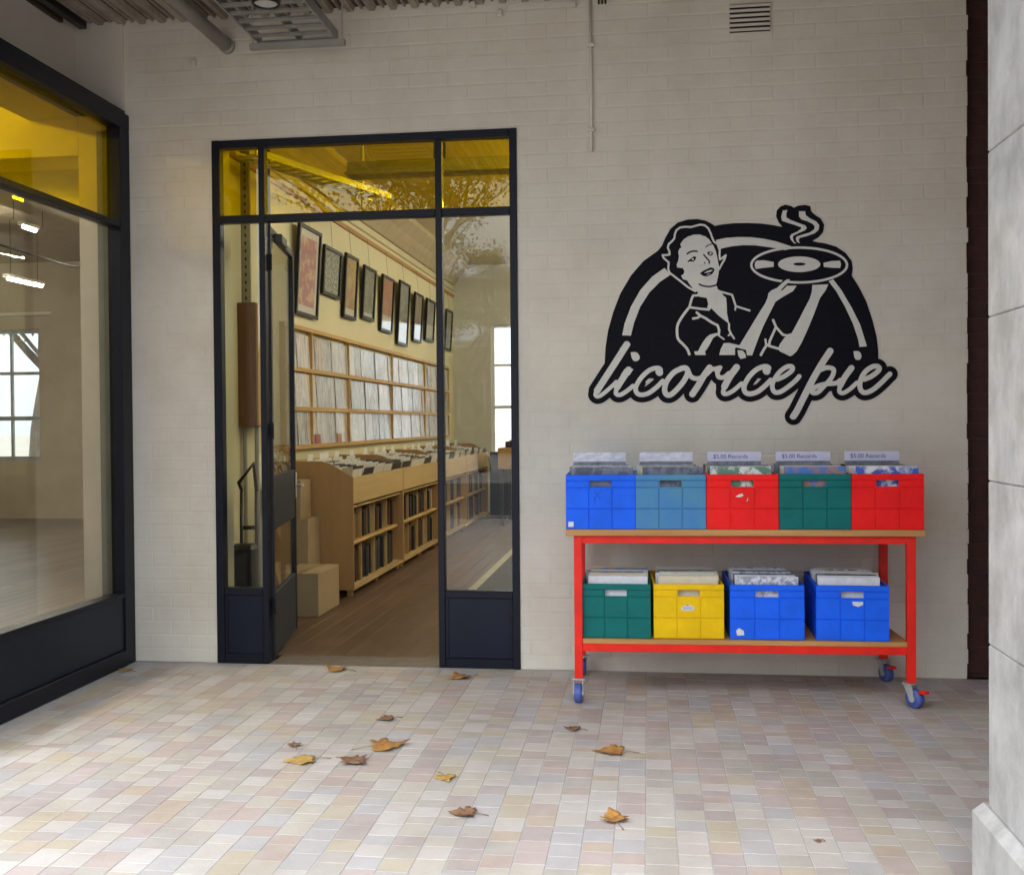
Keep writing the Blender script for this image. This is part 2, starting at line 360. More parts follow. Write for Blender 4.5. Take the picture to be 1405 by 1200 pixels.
# ------------------------------------------------------------------ entrance: navy steel frame, amber transom lights, sidelights, open leaf
Y0, Y1 = -.012, .055
ent = tag(empty('shop_entrance', ((DL+DR)/2, 0, 0)), 'navy steel shop entrance frame with amber transom panes and clear sidelights', 'door frame')
ent_off = Vector(ent.location)
def ebox(name, m, x0, x1, y0, y1, z0, z1, b=.003): return MB().box(x0-ent_off.x, x1-ent_off.x, y0, y1, z0, z1, b).build(name, m, ent)
J1, M1a, M1b, M2a, M2b, J2 = -2.633, -2.384, -2.346, -1.272, -1.232, -.818
ebox('jamb', NAVY, DL, J1, Y0, Y1, 0, DT); ebox('jamb', NAVY, J2, DR, Y0, Y1, 0, DT)
ebox('head', NAVY, J1+.0005, J2-.0005, Y0+.001, Y1, 3.205, DT-.001)
ebox('mullion', NAVY, M1a, M1b, Y0+.002, Y1, 0, 3.2045); ebox('mullion', NAVY, M2a, M2b, Y0+.002, Y1, 0, 3.2045)
for (a, b) in ((J1, M1a), (M1b, M2a), (M2b, J2)): ebox('transom_bar', NAVY, a+.0005, b-.0005, Y0+.004, Y1, 2.742, 2.787)
def pane(name, m, x0, x1, z0, z1, y=.02): return ebox(name, m, x0+.001, x1-.001, y, y+.006, z0+.001, z1-.001, 0)
for (a, b) in ((J1, M1a), (M1b, M2a), (M2b, J2)): pane('amber_pane', AMBER, a, b, 2.787, 3.205)
for (a, b) in ((J1, M1a), (M2b, J2)):
    pane('sidelight_pane', GLASS, a, b, .470, 2.742)
    ebox('sidelight_rail', NAVY, a+.0005, b-.0005, Y0+.004, Y1, .425, .470)
    ebox('kick_panel', NAVYP, a+.0005, b-.0005, Y0+.014, Y1-.01, .06, .4245, .002)
    ebox('bottom_rail', NAVY, a+.0005, b-.0005, Y0+.004, Y1, .0, .0595)
    for xx in (a, b-.022): ebox('panel_bead', NAVY, xx+.001, xx+.021, Y0+.008, Y0+.0135, .061, .424, .001)
ebox('threshold', mat('worn_threshold', (.20, .16, .12), .6, var=.2, scale=20), M1b+.001, M2a-.001, -.005, .245, -.03, .004, 0)
# reveal lining of the opening
ebox('reveal_lining', CREAMI, DL-.001, DL+.012, Y1+.001, .249, 0, DT-.002, 0)
# door leaf, swung fully into the shop
leaf = tag(empty('door_leaf', (M1b+.012, .058, 0), R(101)), 'navy steel glazed door leaf standing open inside the shop', 'door')
LW, LT = 1.05, .04
def lbox(name, m, x0, x1, z0, z1, y0=0, y1=LT, b=.003, par=None): return MB().box(x0, x1, y0, y1, z0, z1, b).build(name, m, par or leaf)
lbox('stile', NAVY, 0, .05, .012, 2.735); lbox('stile', NAVY, LW-.05, LW, .012, 2.735)
lbox('top_rail', NAVY, .0505, LW-.0505, 2.685, 2.734, .001, LT-.001)
lbox('lock_panel', NAVYP, .0505, LW-.0505, .82, 1.165, .004, LT-.004)
lbox('kick_panel', NAVYP, .0505, LW-.0505, .013, .42, .004, LT-.004)
lbox('pane', GLASS, .0505, LW-.0505, 1.1655, 2.6845, .017, .023, 0); lbox('pane', GLASS, .0505, LW-.0505, .4205, .8195, .017, .023, 0)
hd = lbox('handle_plate', GALV, LW-.045, LW-.01, .96, 1.14, -.006, -.0005, .001)
MB().tube([(LW-.028, -.001, 1.05), (LW-.028, -.05, 1.05), (LW-.05, -.055, 1.05), (LW-.14, -.055, 1.05)], .009, 8).build('lever', GALV, hd, smooth=True)
hd2 = lbox('handle_plate', GALV, LW-.045, LW-.01, .96, 1.14, LT+.0005, LT+.006, .001)
MB().tube([(LW-.028, LT, 1.05), (LW-.028, LT+.05, 1.05), (LW-.05, LT+.055, 1.05), (LW-.14, LT+.055, 1.05)], .009, 8).build('lever', GALV, hd2, smooth=True)
for z in (.3, 1.4, 2.45): MB().tube([(-.009, -.002, z), (-.009, -.002, z+.1)], .009, 8).build('hinge', NAVY, leaf)
MB().box(.12, .34, -.055, -.0005, 2.64, 2.70, .006).build('door_closer', BLACK, leaf)

# ------------------------------------------------------------------ side shopfront on the left
sf = tag(empty('side_shopfront', (CX, -1.9, 0)), 'tall navy framed shopfront window with amber upper panes beside the entrance', 'shop window')
def sbox(name, m, x0, x1, y0, y1, z0, z1, b=.003): return MB().box(x0-CX, x1-CX, y0+1.9, y1+1.9, z0, z1, b).build(name, m, sf)
SX0 = CX-.09
sbox('top_beam', NAVY, SX0, CX, -1.95, -.001, 3.335, 3.434)
posts = [(-.125, -.001), (-1.95, -1.89)]
for a, b in posts: sbox('post', NAVY, SX0+.0005, CX-.001, a, b, 0, 3.3345)
for (a, b) in ((posts[1][1], posts[0][0]),):
    sbox('transom_bar', NAVY, SX0+.002, CX-.006, a+.0005, b-.0005, 2.715, 2.752)
    sbox('bottom_rail', NAVY, SX0+.002, CX-.003, a+.0005, b-.0005, .42, .4495)
    sbox('kick_panel', NAVYP, SX0+.02, CX-.012, a+.0005, b-.0005, .10, .4195, .002)
    sbox('skirting', NAVY, SX0+.002, CX+.012, a+.0005, b-.0005, 0, .0995, .006)
    sbox('amber_pane', AMBER, CX-.066, CX-.06, a+.001, b-.001, 2.753, 3.334, 0)
    sbox('pane', GLASSL, CX-.066, CX-.06, a+.001, b-.001, .4505, 2.714, 0)
# rendered wall above the side shopfront
bk = tag(empty('bulkhead_wall', (-3.6, -1.9, 3.434)), 'plain rendered bulkhead above the side shopfront, under the soffit', 'wall')
MB().box(-.3, .03, -.05, 1.9, .0, CEIL+.09-3.434).build('face', PAINT2, bk)
MB().box(.0305, .345, 1.874, 1.9, .002, CEIL+.02-3.434).build('corner_pier', PAINT2, bk)
MB().box(.0305, .36, -.05, 1.872, -.001+.003, .022).build('ledge', NAVY, bk)

# ------------------------------------------------------------------ mural: the shop's logo painted on the bricks
ZR = {'A': (890, 290, .1), 'B': (900, 390, .1), 'C': (1020, 270, .113879), 'D': (1000, 380, .1), 'E': (800, 460, .113879), 'F': (940, 460, .113879), 'G': (1080, 460, .113879), 'W': (820, 280, .284698)}
def zp(k, pts): ox, oy, s = ZR[k]; return [(ox+x*s, oy+y*s) for x, y in pts]
GX0, GY0, GS = 800., 276., .4
NX, NY = int(440/GS), int(310/GS)
gx = GX0+np.arange(NX+1)*GS; gy = GY0+np.arange(NY+1)*GS
def field(): return np.full((NY+1, NX+1), 9., np.float32)
def window(pts, m):
    p = np.array(pts); x0, y0 = p.min(0)-m; x1, y1 = p.max(0)+m
    return max(0, int((x0-GX0)/GS)), min(NX+1, int((x1-GX0)/GS)+2), max(0, int((y0-GY0)/GS)), min(NY+1, int((y1-GY0)/GS)+2)
def stroke_sdf(pts, w, i):
    X, Y = np.meshgrid(gx[i[0]:i[1]], gy[i[2]:i[3]]); d = np.full(X.shape, 9., np.float32)
    w = w if isinstance(w, (list, tuple)) else [w]*len(pts)
    for (a, b, wa, wb) in zip(pts[:-1], pts[1:], w[:-1], w[1:]):
        ax, ay = a; dx, dy = b[0]-ax, b[1]-ay; L = dx*dx+dy*dy+1e-9
        t = np.clip(((X-ax)*dx+(Y-ay)*dy)/L, 0, 1)
        d = np.minimum(d, np.hypot(X-ax-t*dx, Y-ay-t*dy)-(wa+(wb-wa)*t)/2)
    return d
def poly_sdf(pts, i):
    X, Y = np.meshgrid(gx[i[0]:i[1]], gy[i[2]:i[3]]); ins = np.zeros(X.shape, bool)
    d = stroke_sdf(list(pts)+[pts[0]], 0, i)
    n = len(pts)
    for k in range(n):
        x1, y1 = pts[k]; x2, y2 = pts[(k+1) % n]
        if y1 == y2: continue
        c = ((y1 > Y) != (y2 > Y)) & (X < (x2-x1)*(Y-y1)/(y2-y1)+x1); ins ^= c
    return np.where(ins, -d, d)
def put_f(Fd, d, i, sub=False):
    v = Fd[i[2]:i[3], i[0]:i[1]]
    Fd[i[2]:i[3], i[0]:i[1]] = np.maximum(v, -d) if sub else np.minimum(v, d)
def stroke(Fd, k, pts, w, sub=False, smooth=True, grow=0):
    s = ZR[k][2]; p = zp(k, pts)
    if smooth and len(p) > 2: p = [tuple(q) for q in catmull(p, 5)]
    i = window(p, w*s/2+grow+3); put_f(Fd, stroke_sdf(p, w*s+2*grow, i), i, sub)
def poly(Fd, k, pts, sub=False, smooth=False, grow=0):
    p = zp(k, pts)
    if smooth: p = [tuple(q) for q in catmull(p+[p[0]], 4)][:-1]
    i = window(p, 3+grow); put_f(Fd, poly_sdf(p, i)-grow, i, sub)
def ell(Fd, k, cx, cy, rx, ry, sub=False, ring=0):
    pts = [(cx+rx*math.cos(a), cy+ry*math.sin(a)) for a in np.linspace(0, 2*math.pi, 48, endpoint=False)]
    if ring: stroke(Fd, k, pts+[pts[0]], ring, sub, False)
    else: poly(Fd, k, pts, sub)
def wall_pts(px, py, yoff):
    px = np.asarray(px); py = np.asarray(py)
    d = _f[None]*F_PX+CR[None]*(px-PW/2)[:, None]+CU[None]*(PH/2-py)[:, None]
    t = (yoff-CC[1])/d[:, 1]; return CC[None]+d*t[:, None]
def field_mesh(Fd, name, m, yoff, parent):
    ins = Fd < 0; full = ins[:-1, :-1] & ins[1:, :-1] & ins[:-1, 1:] & ins[1:, 1:]; anyc = ins[:-1, :-1] | ins[1:, :-1] | ins[:-1, 1:] | ins[1:, 1:]
    P = []; faces = []
    for r in range(NY):
        row = full[r]
        if row.any():
            e = np.flatnonzero(np.diff(np.concatenate(([0], row.view(np.int8), [0]))))
            for a, b in zip(e[::2], e[1::2]):
                n = len(P); P += [(gx[a], gy[r]), (gx[b], gy[r]), (gx[b], gy[r+1]), (gx[a], gy[r+1])]; faces.append((n, n+1, n+2, n+3))
    rr, cc = np.nonzero(anyc & ~full)
    for r, c in zip(rr, cc):
        q = [(gx[c], gy[r], Fd[r, c]), (gx[c+1], gy[r], Fd[r, c+1]), (gx[c+1], gy[r+1], Fd[r+1, c+1]), (gx[c], gy[r+1], Fd[r+1, c])]
        out = []
        for i in range(4):
            a, b = q[i], q[(i+1) % 4]
            if a[2] < 0: out.append(a[:2])
            if (a[2] < 0) != (b[2] < 0): t = a[2]/(a[2]-b[2]); out.append((a[0]+(b[0]-a[0])*t, a[1]+(b[1]-a[1])*t))
        if len(out) > 2: n = len(P); P += out; faces.append(tuple(range(n, n+len(out))))
    A = np.array(P); W3 = wall_pts(A[:, 0], A[:, 1], yoff)-np.array(parent.location)[None]
    me = bpy.data.meshes.new(name); me.from_pydata(W3.tolist(), [], faces); me.materials.append(m); me.update()
    return put(name, me, parent)
INK = brick_bump('black_mural_paint', (.0042, .0038, .0078), .65, .15); WPNT = brick_bump('white_mural_paint', (.70, .68, .63), .6, .4)
mur = tag(empty('wall_mural', (.53, -.003, 2.1)), 'black and white logo of a woman serving a record, painted on the brick wall', 'mural')
DK = field()
poly(DK, 'W', [(35, 840), (34, 760), (38, 690), (50, 610), (75, 520), (110, 430), (160, 345), (220, 275), (290, 225), (310, 200), (325, 165), (350, 120), (385, 90), (430, 75), (480, 72), (520, 80), (550, 95), (565, 105), (600, 98), (660, 92), (720, 91), (790, 94), (850, 102), (890, 110), (872, 88), (860, 60), (863, 32), (880, 12), (905, 3), (935, 10), (945, 18), (965, 8), (1000, 4), (1025, 10), (1030, 35), (1045, 50), (1075, 70), (1092, 100), (1087, 135), (1065, 160), (1035, 178), (1060, 184), (1100, 190), (1150, 205), (1195, 235), (1225, 275), (1230, 310), (1225, 345), (1260, 400), (1295, 470), (1325, 560), (1345, 640), (1352, 700), (1353, 760), (1340, 840)])
LT_ = [('E', [(527, 110), (400, 310), (270, 510), (170, 665)], 80), ('E', [(170, 665), (148, 712), (178, 738), (240, 705), (350, 610), (400, 560)], 48),
 ('E', [(548, 415), (480, 515), (410, 625)], 78), ('E', [(410, 625), (395, 695), (440, 718), (520, 675), (600, 610)], 52),
 ('E', [(918, 448), (932, 412), (890, 393), (800, 420), (705, 505), (640, 610), (640, 680), (690, 715), (780, 700), (880, 630), (960, 550)], 56), ('E', [(915, 440), (922, 448)], 84),
 ('E', [(1185, 397), (1090, 450), (1010, 550), (982, 650), (1005, 712), (1060, 712), (1140, 640), (1220, 540), (1262, 445), (1240, 395), (1185, 397)], 64), ('E', [(1265, 440), (1300, 500), (1345, 522), (1400, 522)], 48),
 ('F', [(40, 420), (75, 492), (140, 517), (205, 500)], 46), ('F', [(295, 390), (230, 480), (160, 600), (88, 708)], 76), ('F', [(265, 470), (330, 410), (420, 385)], 44), ('F', [(420, 388), (390, 455), (410, 503), (470, 503), (530, 455)], 54),
 ('F', [(620, 385), (540, 495), (475, 615)], 80), ('F', [(475, 615), (458, 690), (500, 705), (580, 665), (680, 580)], 52),
 ('F', [(985, 430), (1008, 392), (955, 375), (860, 412), (770, 500), (712, 610), (722, 680), (780, 705), (870, 680), (960, 610), (1030, 540)], 60), ('F', [(978, 425), (985, 432)], 88),
 ('F', [(1110, 530), (1200, 490), (1285, 425), (1290, 380), (1230, 377), (1140, 440), (1070, 540), (1050, 620), (1080, 682), (1150, 678), (1250, 612), (1330, 545), (1375, 495)], 56),
 ('G', [(518, 190), (420, 340), (310, 530), (200, 745), (120, 905), (75, 975)], 80), ('G', [(400, 415), (480, 388), (550, 402), (560, 450), (520, 530), (440, 615), (370, 685), (312, 692), (300, 655), (370, 610), (470, 585), (590, 575), (640, 540)], 56),
 ('G', [(775, 393), (700, 495), (640, 605)], 72), ('G', [(640, 605), (628, 672), (670, 695), (750, 652), (840, 570)], 52),
 ('G', [(930, 530), (1020, 490), (1105, 420), (1098, 378), (1030, 377), (940, 440), (885, 540), (880, 640), (930, 690), (1020, 662), (1120, 582), (1200, 502), (1238, 466)], 60)]
LET = field()
for (k, p, w) in LT_: stroke(DK, k, p, w, grow=7.3); stroke(LET, k, p, w)
# square-cut ends of l, p
poly(LET, 'E', [(485, 105), (575, 105), (540, 165), (440, 165)]); poly(LET, 'G', [(485, 178), (560, 178), (530, 235), (445, 235)]); poly(LET, 'G', [(50, 940), (140, 940), (105, 992), (28, 990)])
poly(LET, 'E', [(500, 405), (608, 405), (560, 480), (450, 480)]); poly(LET, 'F', [(270, 375), (345, 375), (300, 450), (220, 450)]); poly(LET, 'F', [(575, 375), (665, 375), (610, 470), (520, 470)])
poly(LET, 'F', [(370, 378), (455, 378), (420, 440), (350, 440)])
poly(LET, 'E', [(572, 205), (640, 203), (680, 250), (672, 296), (625, 312), (590, 280)], smooth=True); poly(LET, 'G', [(800, 190), (865, 193), (895, 240), (880, 290), (830, 292), (808, 250)], smooth=True)
poly(LET, 'D', [(118, 1003), (190, 1008), (226, 1050), (236, 1108), (160, 1124), (128, 1075)])
poly(LET, 'E', [(750, 585), (755, 555), (790, 520), (822, 518), (800, 545)]); poly(LET, 'F', [(845, 595), (860, 550), (878, 515), (910, 530), (880, 565)])
field_mesh(DK, 'black_backdrop', INK, -.0046, mur)
field_mesh(LET, 'lettering', WPNT, -.0053, mur)
ARC = field()
poly(ARC, 'W', [(118, 632), (130, 575), (160, 495), (205, 415), (262, 350), (322, 308), (352, 340), (300, 375), (250, 425), (205, 495), (176, 570), (160, 634)])
poly(ARC, 'W', [(570, 173), (620, 163), (680, 159), (740, 160), (800, 167), (860, 180), (915, 198), (950, 210), (905, 222), (870, 215), (820, 207), (760, 199), (700, 198), (650, 203), (600, 213), (583, 222), (575, 200)])
poly(ARC, 'W', [(1135, 362), (1175, 415), (1225, 500), (1265, 580), (1290, 660), (1298, 685), (1262, 688), (1255, 650), (1230, 575), (1190, 490), (1150, 420), (1113, 372)])
field_mesh(ARC, 'arc_band', WPNT, -.0051, mur)
SM = field()
poly(SM, 'C', [(475, 165), (530, 160), (515, 210), (520, 250), (570, 280), (660, 315), (745, 345), (765, 375), (740, 405), (660, 440), (600, 470), (595, 500), (610, 540), (640, 565), (610, 560), (570, 515), (560, 480), (580, 450), (650, 420), (690, 390), (700, 370), (620, 340), (520, 310), (465, 290), (455, 240)])
poly(SM, 'C', [(670, 175), (745, 175), (750, 220), (800, 260), (880, 300), (915, 345), (905, 400), (860, 440), (760, 475), (680, 495), (665, 520), (680, 560), (645, 545), (630, 510), (640, 480), (700, 460), (800, 430), (850, 395), (860, 360), (840, 330), (770, 295), (700, 275), (670, 240)])
field_mesh(SM, 'steam', WPNT, -.0055, mur)
RC = field()
ell(RC, 'C', 672, 822, 577, 210, ring=28); ell(RC, 'C', 672, 813, 255, 94); ell(RC, 'C', 675, 811, 74, 18, sub=True)
poly(RC, 'C', [(135, 835), (140, 790), (165, 768), (250, 765), (365, 785), (365, 845), (250, 855), (150, 870)]); poly(RC, 'C', [(965, 795), (1060, 775), (1165, 770), (1176, 815), (1165, 858), (1060, 855), (968, 845)])
stroke(RC, 'D', [(705, 110), (800, 15), (850, 10)], 40, sub=True, smooth=False)
field_mesh(RC, 'record_outline', WPNT, -.0057, mur)
WM = field()
fa = zp('A', [(440, 440), (480, 385), (540, 345), (620, 320), (700, 318), (780, 345), (830, 385), (860, 430), (890, 470), (920, 540), (940, 620), (955, 700), (970, 780), (960, 850), (945, 930), (928, 1000), (940, 1040)]) + zp('B', [(850, 70), (900, 95), (920, 150), (962, 182), (970, 260), (975, 400), (1005, 545), (860, 430), (760, 330), (735, 350), (700, 200), (690, 185), (600, 172), (560, 150), (580, 110), (545, 90)]) + zp('A', [(615, 1065), (560, 1000), (530, 950), (470, 930), (445, 880), (480, 860), (490, 820), (470, 780), (390, 770), (385, 730), (405, 680), (415, 620), (405, 550), (425, 510), (455, 490), (435, 465)])
i = window(fa, 3); put_f(WM, poly_sdf(fa, i), i)
stroke(WM, 'A', [(640, 1095), (540, 1040), (440, 960), (350, 890), (285, 840), (268, 790), (275, 700), (205, 640), (190, 600), (240, 600), (288, 592), (285, 550), (262, 500), (275, 450), (320, 410), (353, 370), (360, 310), (380, 260), (430, 222), (500, 212), (580, 216), (650, 197), (710, 182), (770, 192), (820, 235), (850, 300), (875, 370), (900, 420), (955, 455), (975, 520), (972, 600), (978, 660), (1010, 640), (1058, 602), (1040, 660), (1000, 730), (968, 790)], 27, smooth=False)
for k, p, w, s in [('B', [(590, 150), (510, 155), (490, 200), (458, 315), (600, 335), (725, 347), (722, 300)], 32, False), ('B', [(445, 330), (390, 400), (330, 490), (295, 570), (290, 660), (305, 750), (380, 830), (430, 890), (458, 958)], 36, True),
 ('B', [(510, 470), (570, 460), (612, 432)], 32, False), ('B', [(560, 388), (612, 432), (680, 465), (760, 520), (845, 562), (868, 630), (860, 690)], 34, False), ('B', [(830, 680), (880, 715), (932, 752)], 22, False),
 ('B', [(1003, 540), (1003, 620), (1030, 680), (1072, 742)], 28, False), ('B', [(1030, 670), (995, 702)], 22, False), ('B', [(900, 105), (1045, 145), (1095, 300), (1285, 360)], 28, False), ('B', [(1095, 300), (1087, 350)], 24, False),
 ('D', [(608, 592), (650, 690), (740, 790), (800, 805), (850, 790)], 34, False), ('D', [(640, 700), (600, 790), (560, 880), (552, 945), (690, 985), (840, 1068)], 34, False), ('D', [(502, 858), (512, 920), (552, 945)], 30, False), ('D', [(520, 935), (485, 985), (440, 1068)], 36, False)]: stroke(WM, k, p, w, smooth=s)
poly(WM, 'B', [(820, 670), (740, 690), (690, 730), (640, 800), (600, 870), (580, 915), (522, 920), (540, 970), (685, 970), (672, 920), (700, 890), (740, 820), (785, 735), (840, 700)])
poly(WM, 'B', [(868, 970), (888, 890), (930, 808), (1000, 803), (1140, 835), (1085, 880), (1085, 970)])
poly(WM, 'D', [(320, 1075), (250, 1075), (235, 1000), (80, 960), (150, 930), (180, 880), (260, 750), (350, 600), (430, 470), (500, 360), (530, 290), (545, 220), (590, 180), (660, 150), (730, 85), (790, 35), (835, 30), (830, 65), (760, 130), (705, 190), (740, 180), (800, 120), (930, 120), (880, 195), (800, 240), (720, 285), (640, 340), (600, 420), (540, 540), (470, 680), (410, 830), (350, 990)])
poly(WM, 'D', [(1145, 110), (1365, 100), (1330, 180), (1250, 290), (1210, 400), (1160, 530), (1090, 700), (1000, 900), (930, 1020), (870, 1075), (840, 1085), (700, 1020), (680, 975), (700, 920), (765, 830), (850, 790), (900, 700), (970, 570), (1040, 430), (1110, 300), (1140, 200)])
poly(WM, 'D', [(82, 985), (190, 985), (240, 1035), (258, 1125), (140, 1142), (100, 1080)], sub=True)
for k, p, w in [('A', [(695, 1000), (760, 1025), (850, 1030), (935, 1008)], 22), ('A', [(528, 583), (570, 557), (620, 545), (665, 550)], 22), ('A', [(785, 490), (820, 462), (870, 447)], 14), ('A', [(755, 595), (790, 635), (830, 682), (830, 712)], 20)]: stroke(WM, k, p, w, sub=True)
poly(WM, 'A', [(527, 688), (570, 655), (615, 618), (655, 622), (640, 668), (610, 692), (570, 684), (545, 698)], sub=True); poly(WM, 'A', [(800, 562), (840, 550), (885, 566), (874, 602), (842, 612), (815, 592)], sub=True)
ell(WM, 'A', 770, 708, 11, 11, sub=True)
poly(WM, 'A', [(703, 850), (750, 815), (810, 787), (850, 770), (898, 785), (900, 815), (870, 858), (810, 888), (750, 886)], sub=True, smooth=True)
poly(WM, 'A', [(758, 846), (800, 820), (860, 800), (882, 806), (850, 830), (800, 842)]); poly(WM, 'A', [(790, 868), (850, 850), (835, 864), (800, 872)])
ell(WM, 'A', 606, 656, 15, 15); ell(WM, 'A', 848, 579, 15, 15)
field_mesh(WM, 'woman_figure', WPNT, -.0059, mur)

# ------------------------------------------------------------------ small fittings on the wall and soffit
v = tag(empty('wall_vent', (.60, -.006, 3.75)), 'slatted terracotta vent grille set high in the painted wall', 'vent')
MB().box(-.114, .114, -.004, .0055, 0, .162).build('recess', BLACK, v)
for k in range(6): MB().box(-.116, .116, -.014, -.0045, .004+k*.0275, .020+k*.0275, .003).build('slat', PAINT2, v)
c = tag(empty('wall_conduit', (-.325, -.016, 3.09)), 'thin painted conduit running down the wall above the logo', 'conduit')
MB().tube([(0, 0, 0), (.003, 0, .45), (0, 0, .9)],   .008, 8).build('pipe', PAINT, c, smooth=True)
for z in (.12, .62): MB().box(-.022, .022, -.014, .016, z, z+.02, .003).build('clip', PAINT, c)
ins_ = tag(empty('service_bracket', (-.255, -.02, 3.955)), 'small dark service bracket with three prongs under the soffit', 'bracket')
for k in range(3): MB().tube([(-.02+k*.02, 0, 0), (-.02+k*.02, 0, .045)], .006, 6).build('prong', BLACK, ins_)
for i, (px, py) in enumerate(((267, 88), (686, 20), (650, 8), (787, 8))):
    p = hit(px, py, 'y', 0); tag(MB().box(p[0]-.016, p[0]+.016, -.03, -.004, p[2]-.018, p[2]+.018, .004).build('wall_plug', PAINT2), ('small painted wall plug near the grey drain pipe', 'small painted bolt head between soffit and conduit', 'small painted stub just under the soffit edge', 'small painted stub beside the thin conduit')[i], 'bolt')
dp = tag(empty('drain_pipe', (-2.57, -.002, 3.83)), 'grey plastic drain pipe running under the soffit into the wall', 'pipe')
MB().tube([(0, -2.6, 0), (0, 0, 0)], .042, 14).build('pipe', GREYP, dp, smooth=True)
MB().tube([(0, -.05, 0), (0, -.004, 0)], .047, 14).build('collar', GREYP, dp, smooth=True)
for y in (-.9, -2.2): MB().box(-.01, .01, y, y+.03, .04, CEIL-3.83-.002).build('hanger', GALV, dp)
TRAYM = mat('dull_galvanised_tray', (.36, .36, .35), .42, .5, var=.2, scale=14)
ct = tag(empty('cable_tray', (-2.05, -.2, 3.755)), 'galvanised slotted cable tray hanging below the soffit', 'cable tray')
for s in (-1, 1): MB().box(s*.235-.006, s*.235+.006, -2.6, .0, 0, .06).build('side_rail', TRAYM, ct)
for k in range(22): MB().box(-.228, .228, -.045-k*.115, -.005-k*.115, .002, .012).build('rung', TRAYM, ct)
for y in (-.03, -1.3, -2.5):
    MB().box(-.29, .29, y-.02, y+.02, -.035, -.001).build('strut', GREYP, ct)
    for s in (-1, 1): MB().tube([(s*.275, y, -.04), (s*.275, y, CEIL-3.755+.002)], .005, 6).build('hanger_rod', GALV, ct)
MB().tube([(.0, -2.6, .035), (.01, -.02, .035)], .022, 8).build('conduit', GREYP, ct, smooth=True)
_d = hit(365, 7, 'z', 3.60)
dl = tag(empty('downlight', (_d[0], _d[1], 3.60)), 'black cylinder downlight hanging from the ribbed soffit', 'light')
mb = MB(); n = 24
ring = [(r, z) for r, z in ((.058, .006), (.06, 0), (.07, 0), (.072, .01), (.072, CEIL-3.60))]
mb2 = MB(); vs = []; fs = []
for r, z in ring:
    for k in range(n): a = 2*math.pi*k/n; vs.append((r*math.cos(a), r*math.sin(a), z))
for q in range(len(ring)-1):
    for k in range(n): fs.append((q*n+k, q*n+(k+1) % n, (q+1)*n+(k+1) % n, (q+1)*n+k))
mb2.add(vs, fs).build('housing', BLACK, dl, smooth=True)
MB().tube([(0, 0, .008), (0, 0, .02)], .057, 24).build('diffuser', mat('frosted_lens', (.55, .55, .52), .4), dl)

# ------------------------------------------------------------------ trolley with crates
TR = Matrix.Translation((-.437, -.752, 0)) @ Matrix.Rotation(R(1.8), 4, 'Z')
TL, TD = 1.845, .66
trol = tag(empty('display_trolley'), 'red steel trolley with two timber shelves on blue castors, full of record crates', 'trolley')
trol.matrix_world = TR
MB().box(0, TL, 0, TD, .888, .922, .003).build('top_shelf', PLY, trol)
LEGS = [(.042, .025), (TL-.085, .025), (.042, TD-.07), (TL-.085, TD-.07)]; S = .043
for (x, y) in LEGS: MB().box(x, x+S, y, y+S, .128, .8875, .002).build('leg', RED, trol)
for z0 in (.846, .272):
    for y in (.0255, TD-.0695): MB().box(.0855, TL-.0855, y, y+S-.001, z0, z0+.041, .002).build('rail', RED, trol)
    for x in (.0425, TL-.0845): MB().box(x, x+S-.001, .0685, TD-.0705, z0, z0+.041, .002).build('side_rail', RED, trol)
MB().box(.0445, TL-.0865, .07, TD-.072, .3135, .340, .002).build('lower_shelf', PLY, trol)
MB().box(.0865, TL-.0865, .026, .0695, .3135, .3395, .002).build('shelf_lip', PLY, trol)
BLUEW = mat('blue_castor_tyre', (.07, .11, .38), .45, var=.1)
def caster(x, y, rot, brake):
    cst = empty('castor', (x+S/2, y+S/2, 0)); cst.parent = trol; cst.rotation_euler = (0, 0, rot)
    MB().box(-.035, .035, -.03, .03, .118, .1275, .002).build('mounting_plate', GALV, cst)
    for s in (-1, 1): MB().prism([(-.028, .117), (.028, .117), (.04, .04), (.015, .035)], 'x', s*.024-.0015, s*.024+.0015).build('fork', GALV, cst)
    prof = [(.018, -.02), (.046, -.02), (.050, -.012), (.050, .012), (.046, .02), (.018, .02)]
    mb = MB(); n = 20; vs = []; fs = []
    for r, xx in prof:
        for k in range(n): a = 2*math.pi*k/n; vs.append((xx, .025+r*math.cos(a), .0505+r*math.sin(a)))
    for q in range(len(prof)-1):
        for k in range(n): fs.append((q*n+k, q*n+(k+1) % n, (q+1)*n+(k+1) % n, (q+1)*n+k))
    mb.add(vs, fs).build('tyre', BLUEW, cst, smooth=True)
    MB().tube([(-.027, .025, .0505), (.027, .025, .0505)], .018, 12).build('hub', GALV, cst)
    if brake: MB().box(-.02, .02, .06, .10, .085, .1, .003).build('brake_pedal', RED, cst)
for (x, y), r_, b in zip(LEGS, (R(175), R(-145), R(20), R(-160)), (0, 1, 0, 1)): caster(x, y, r_, b)

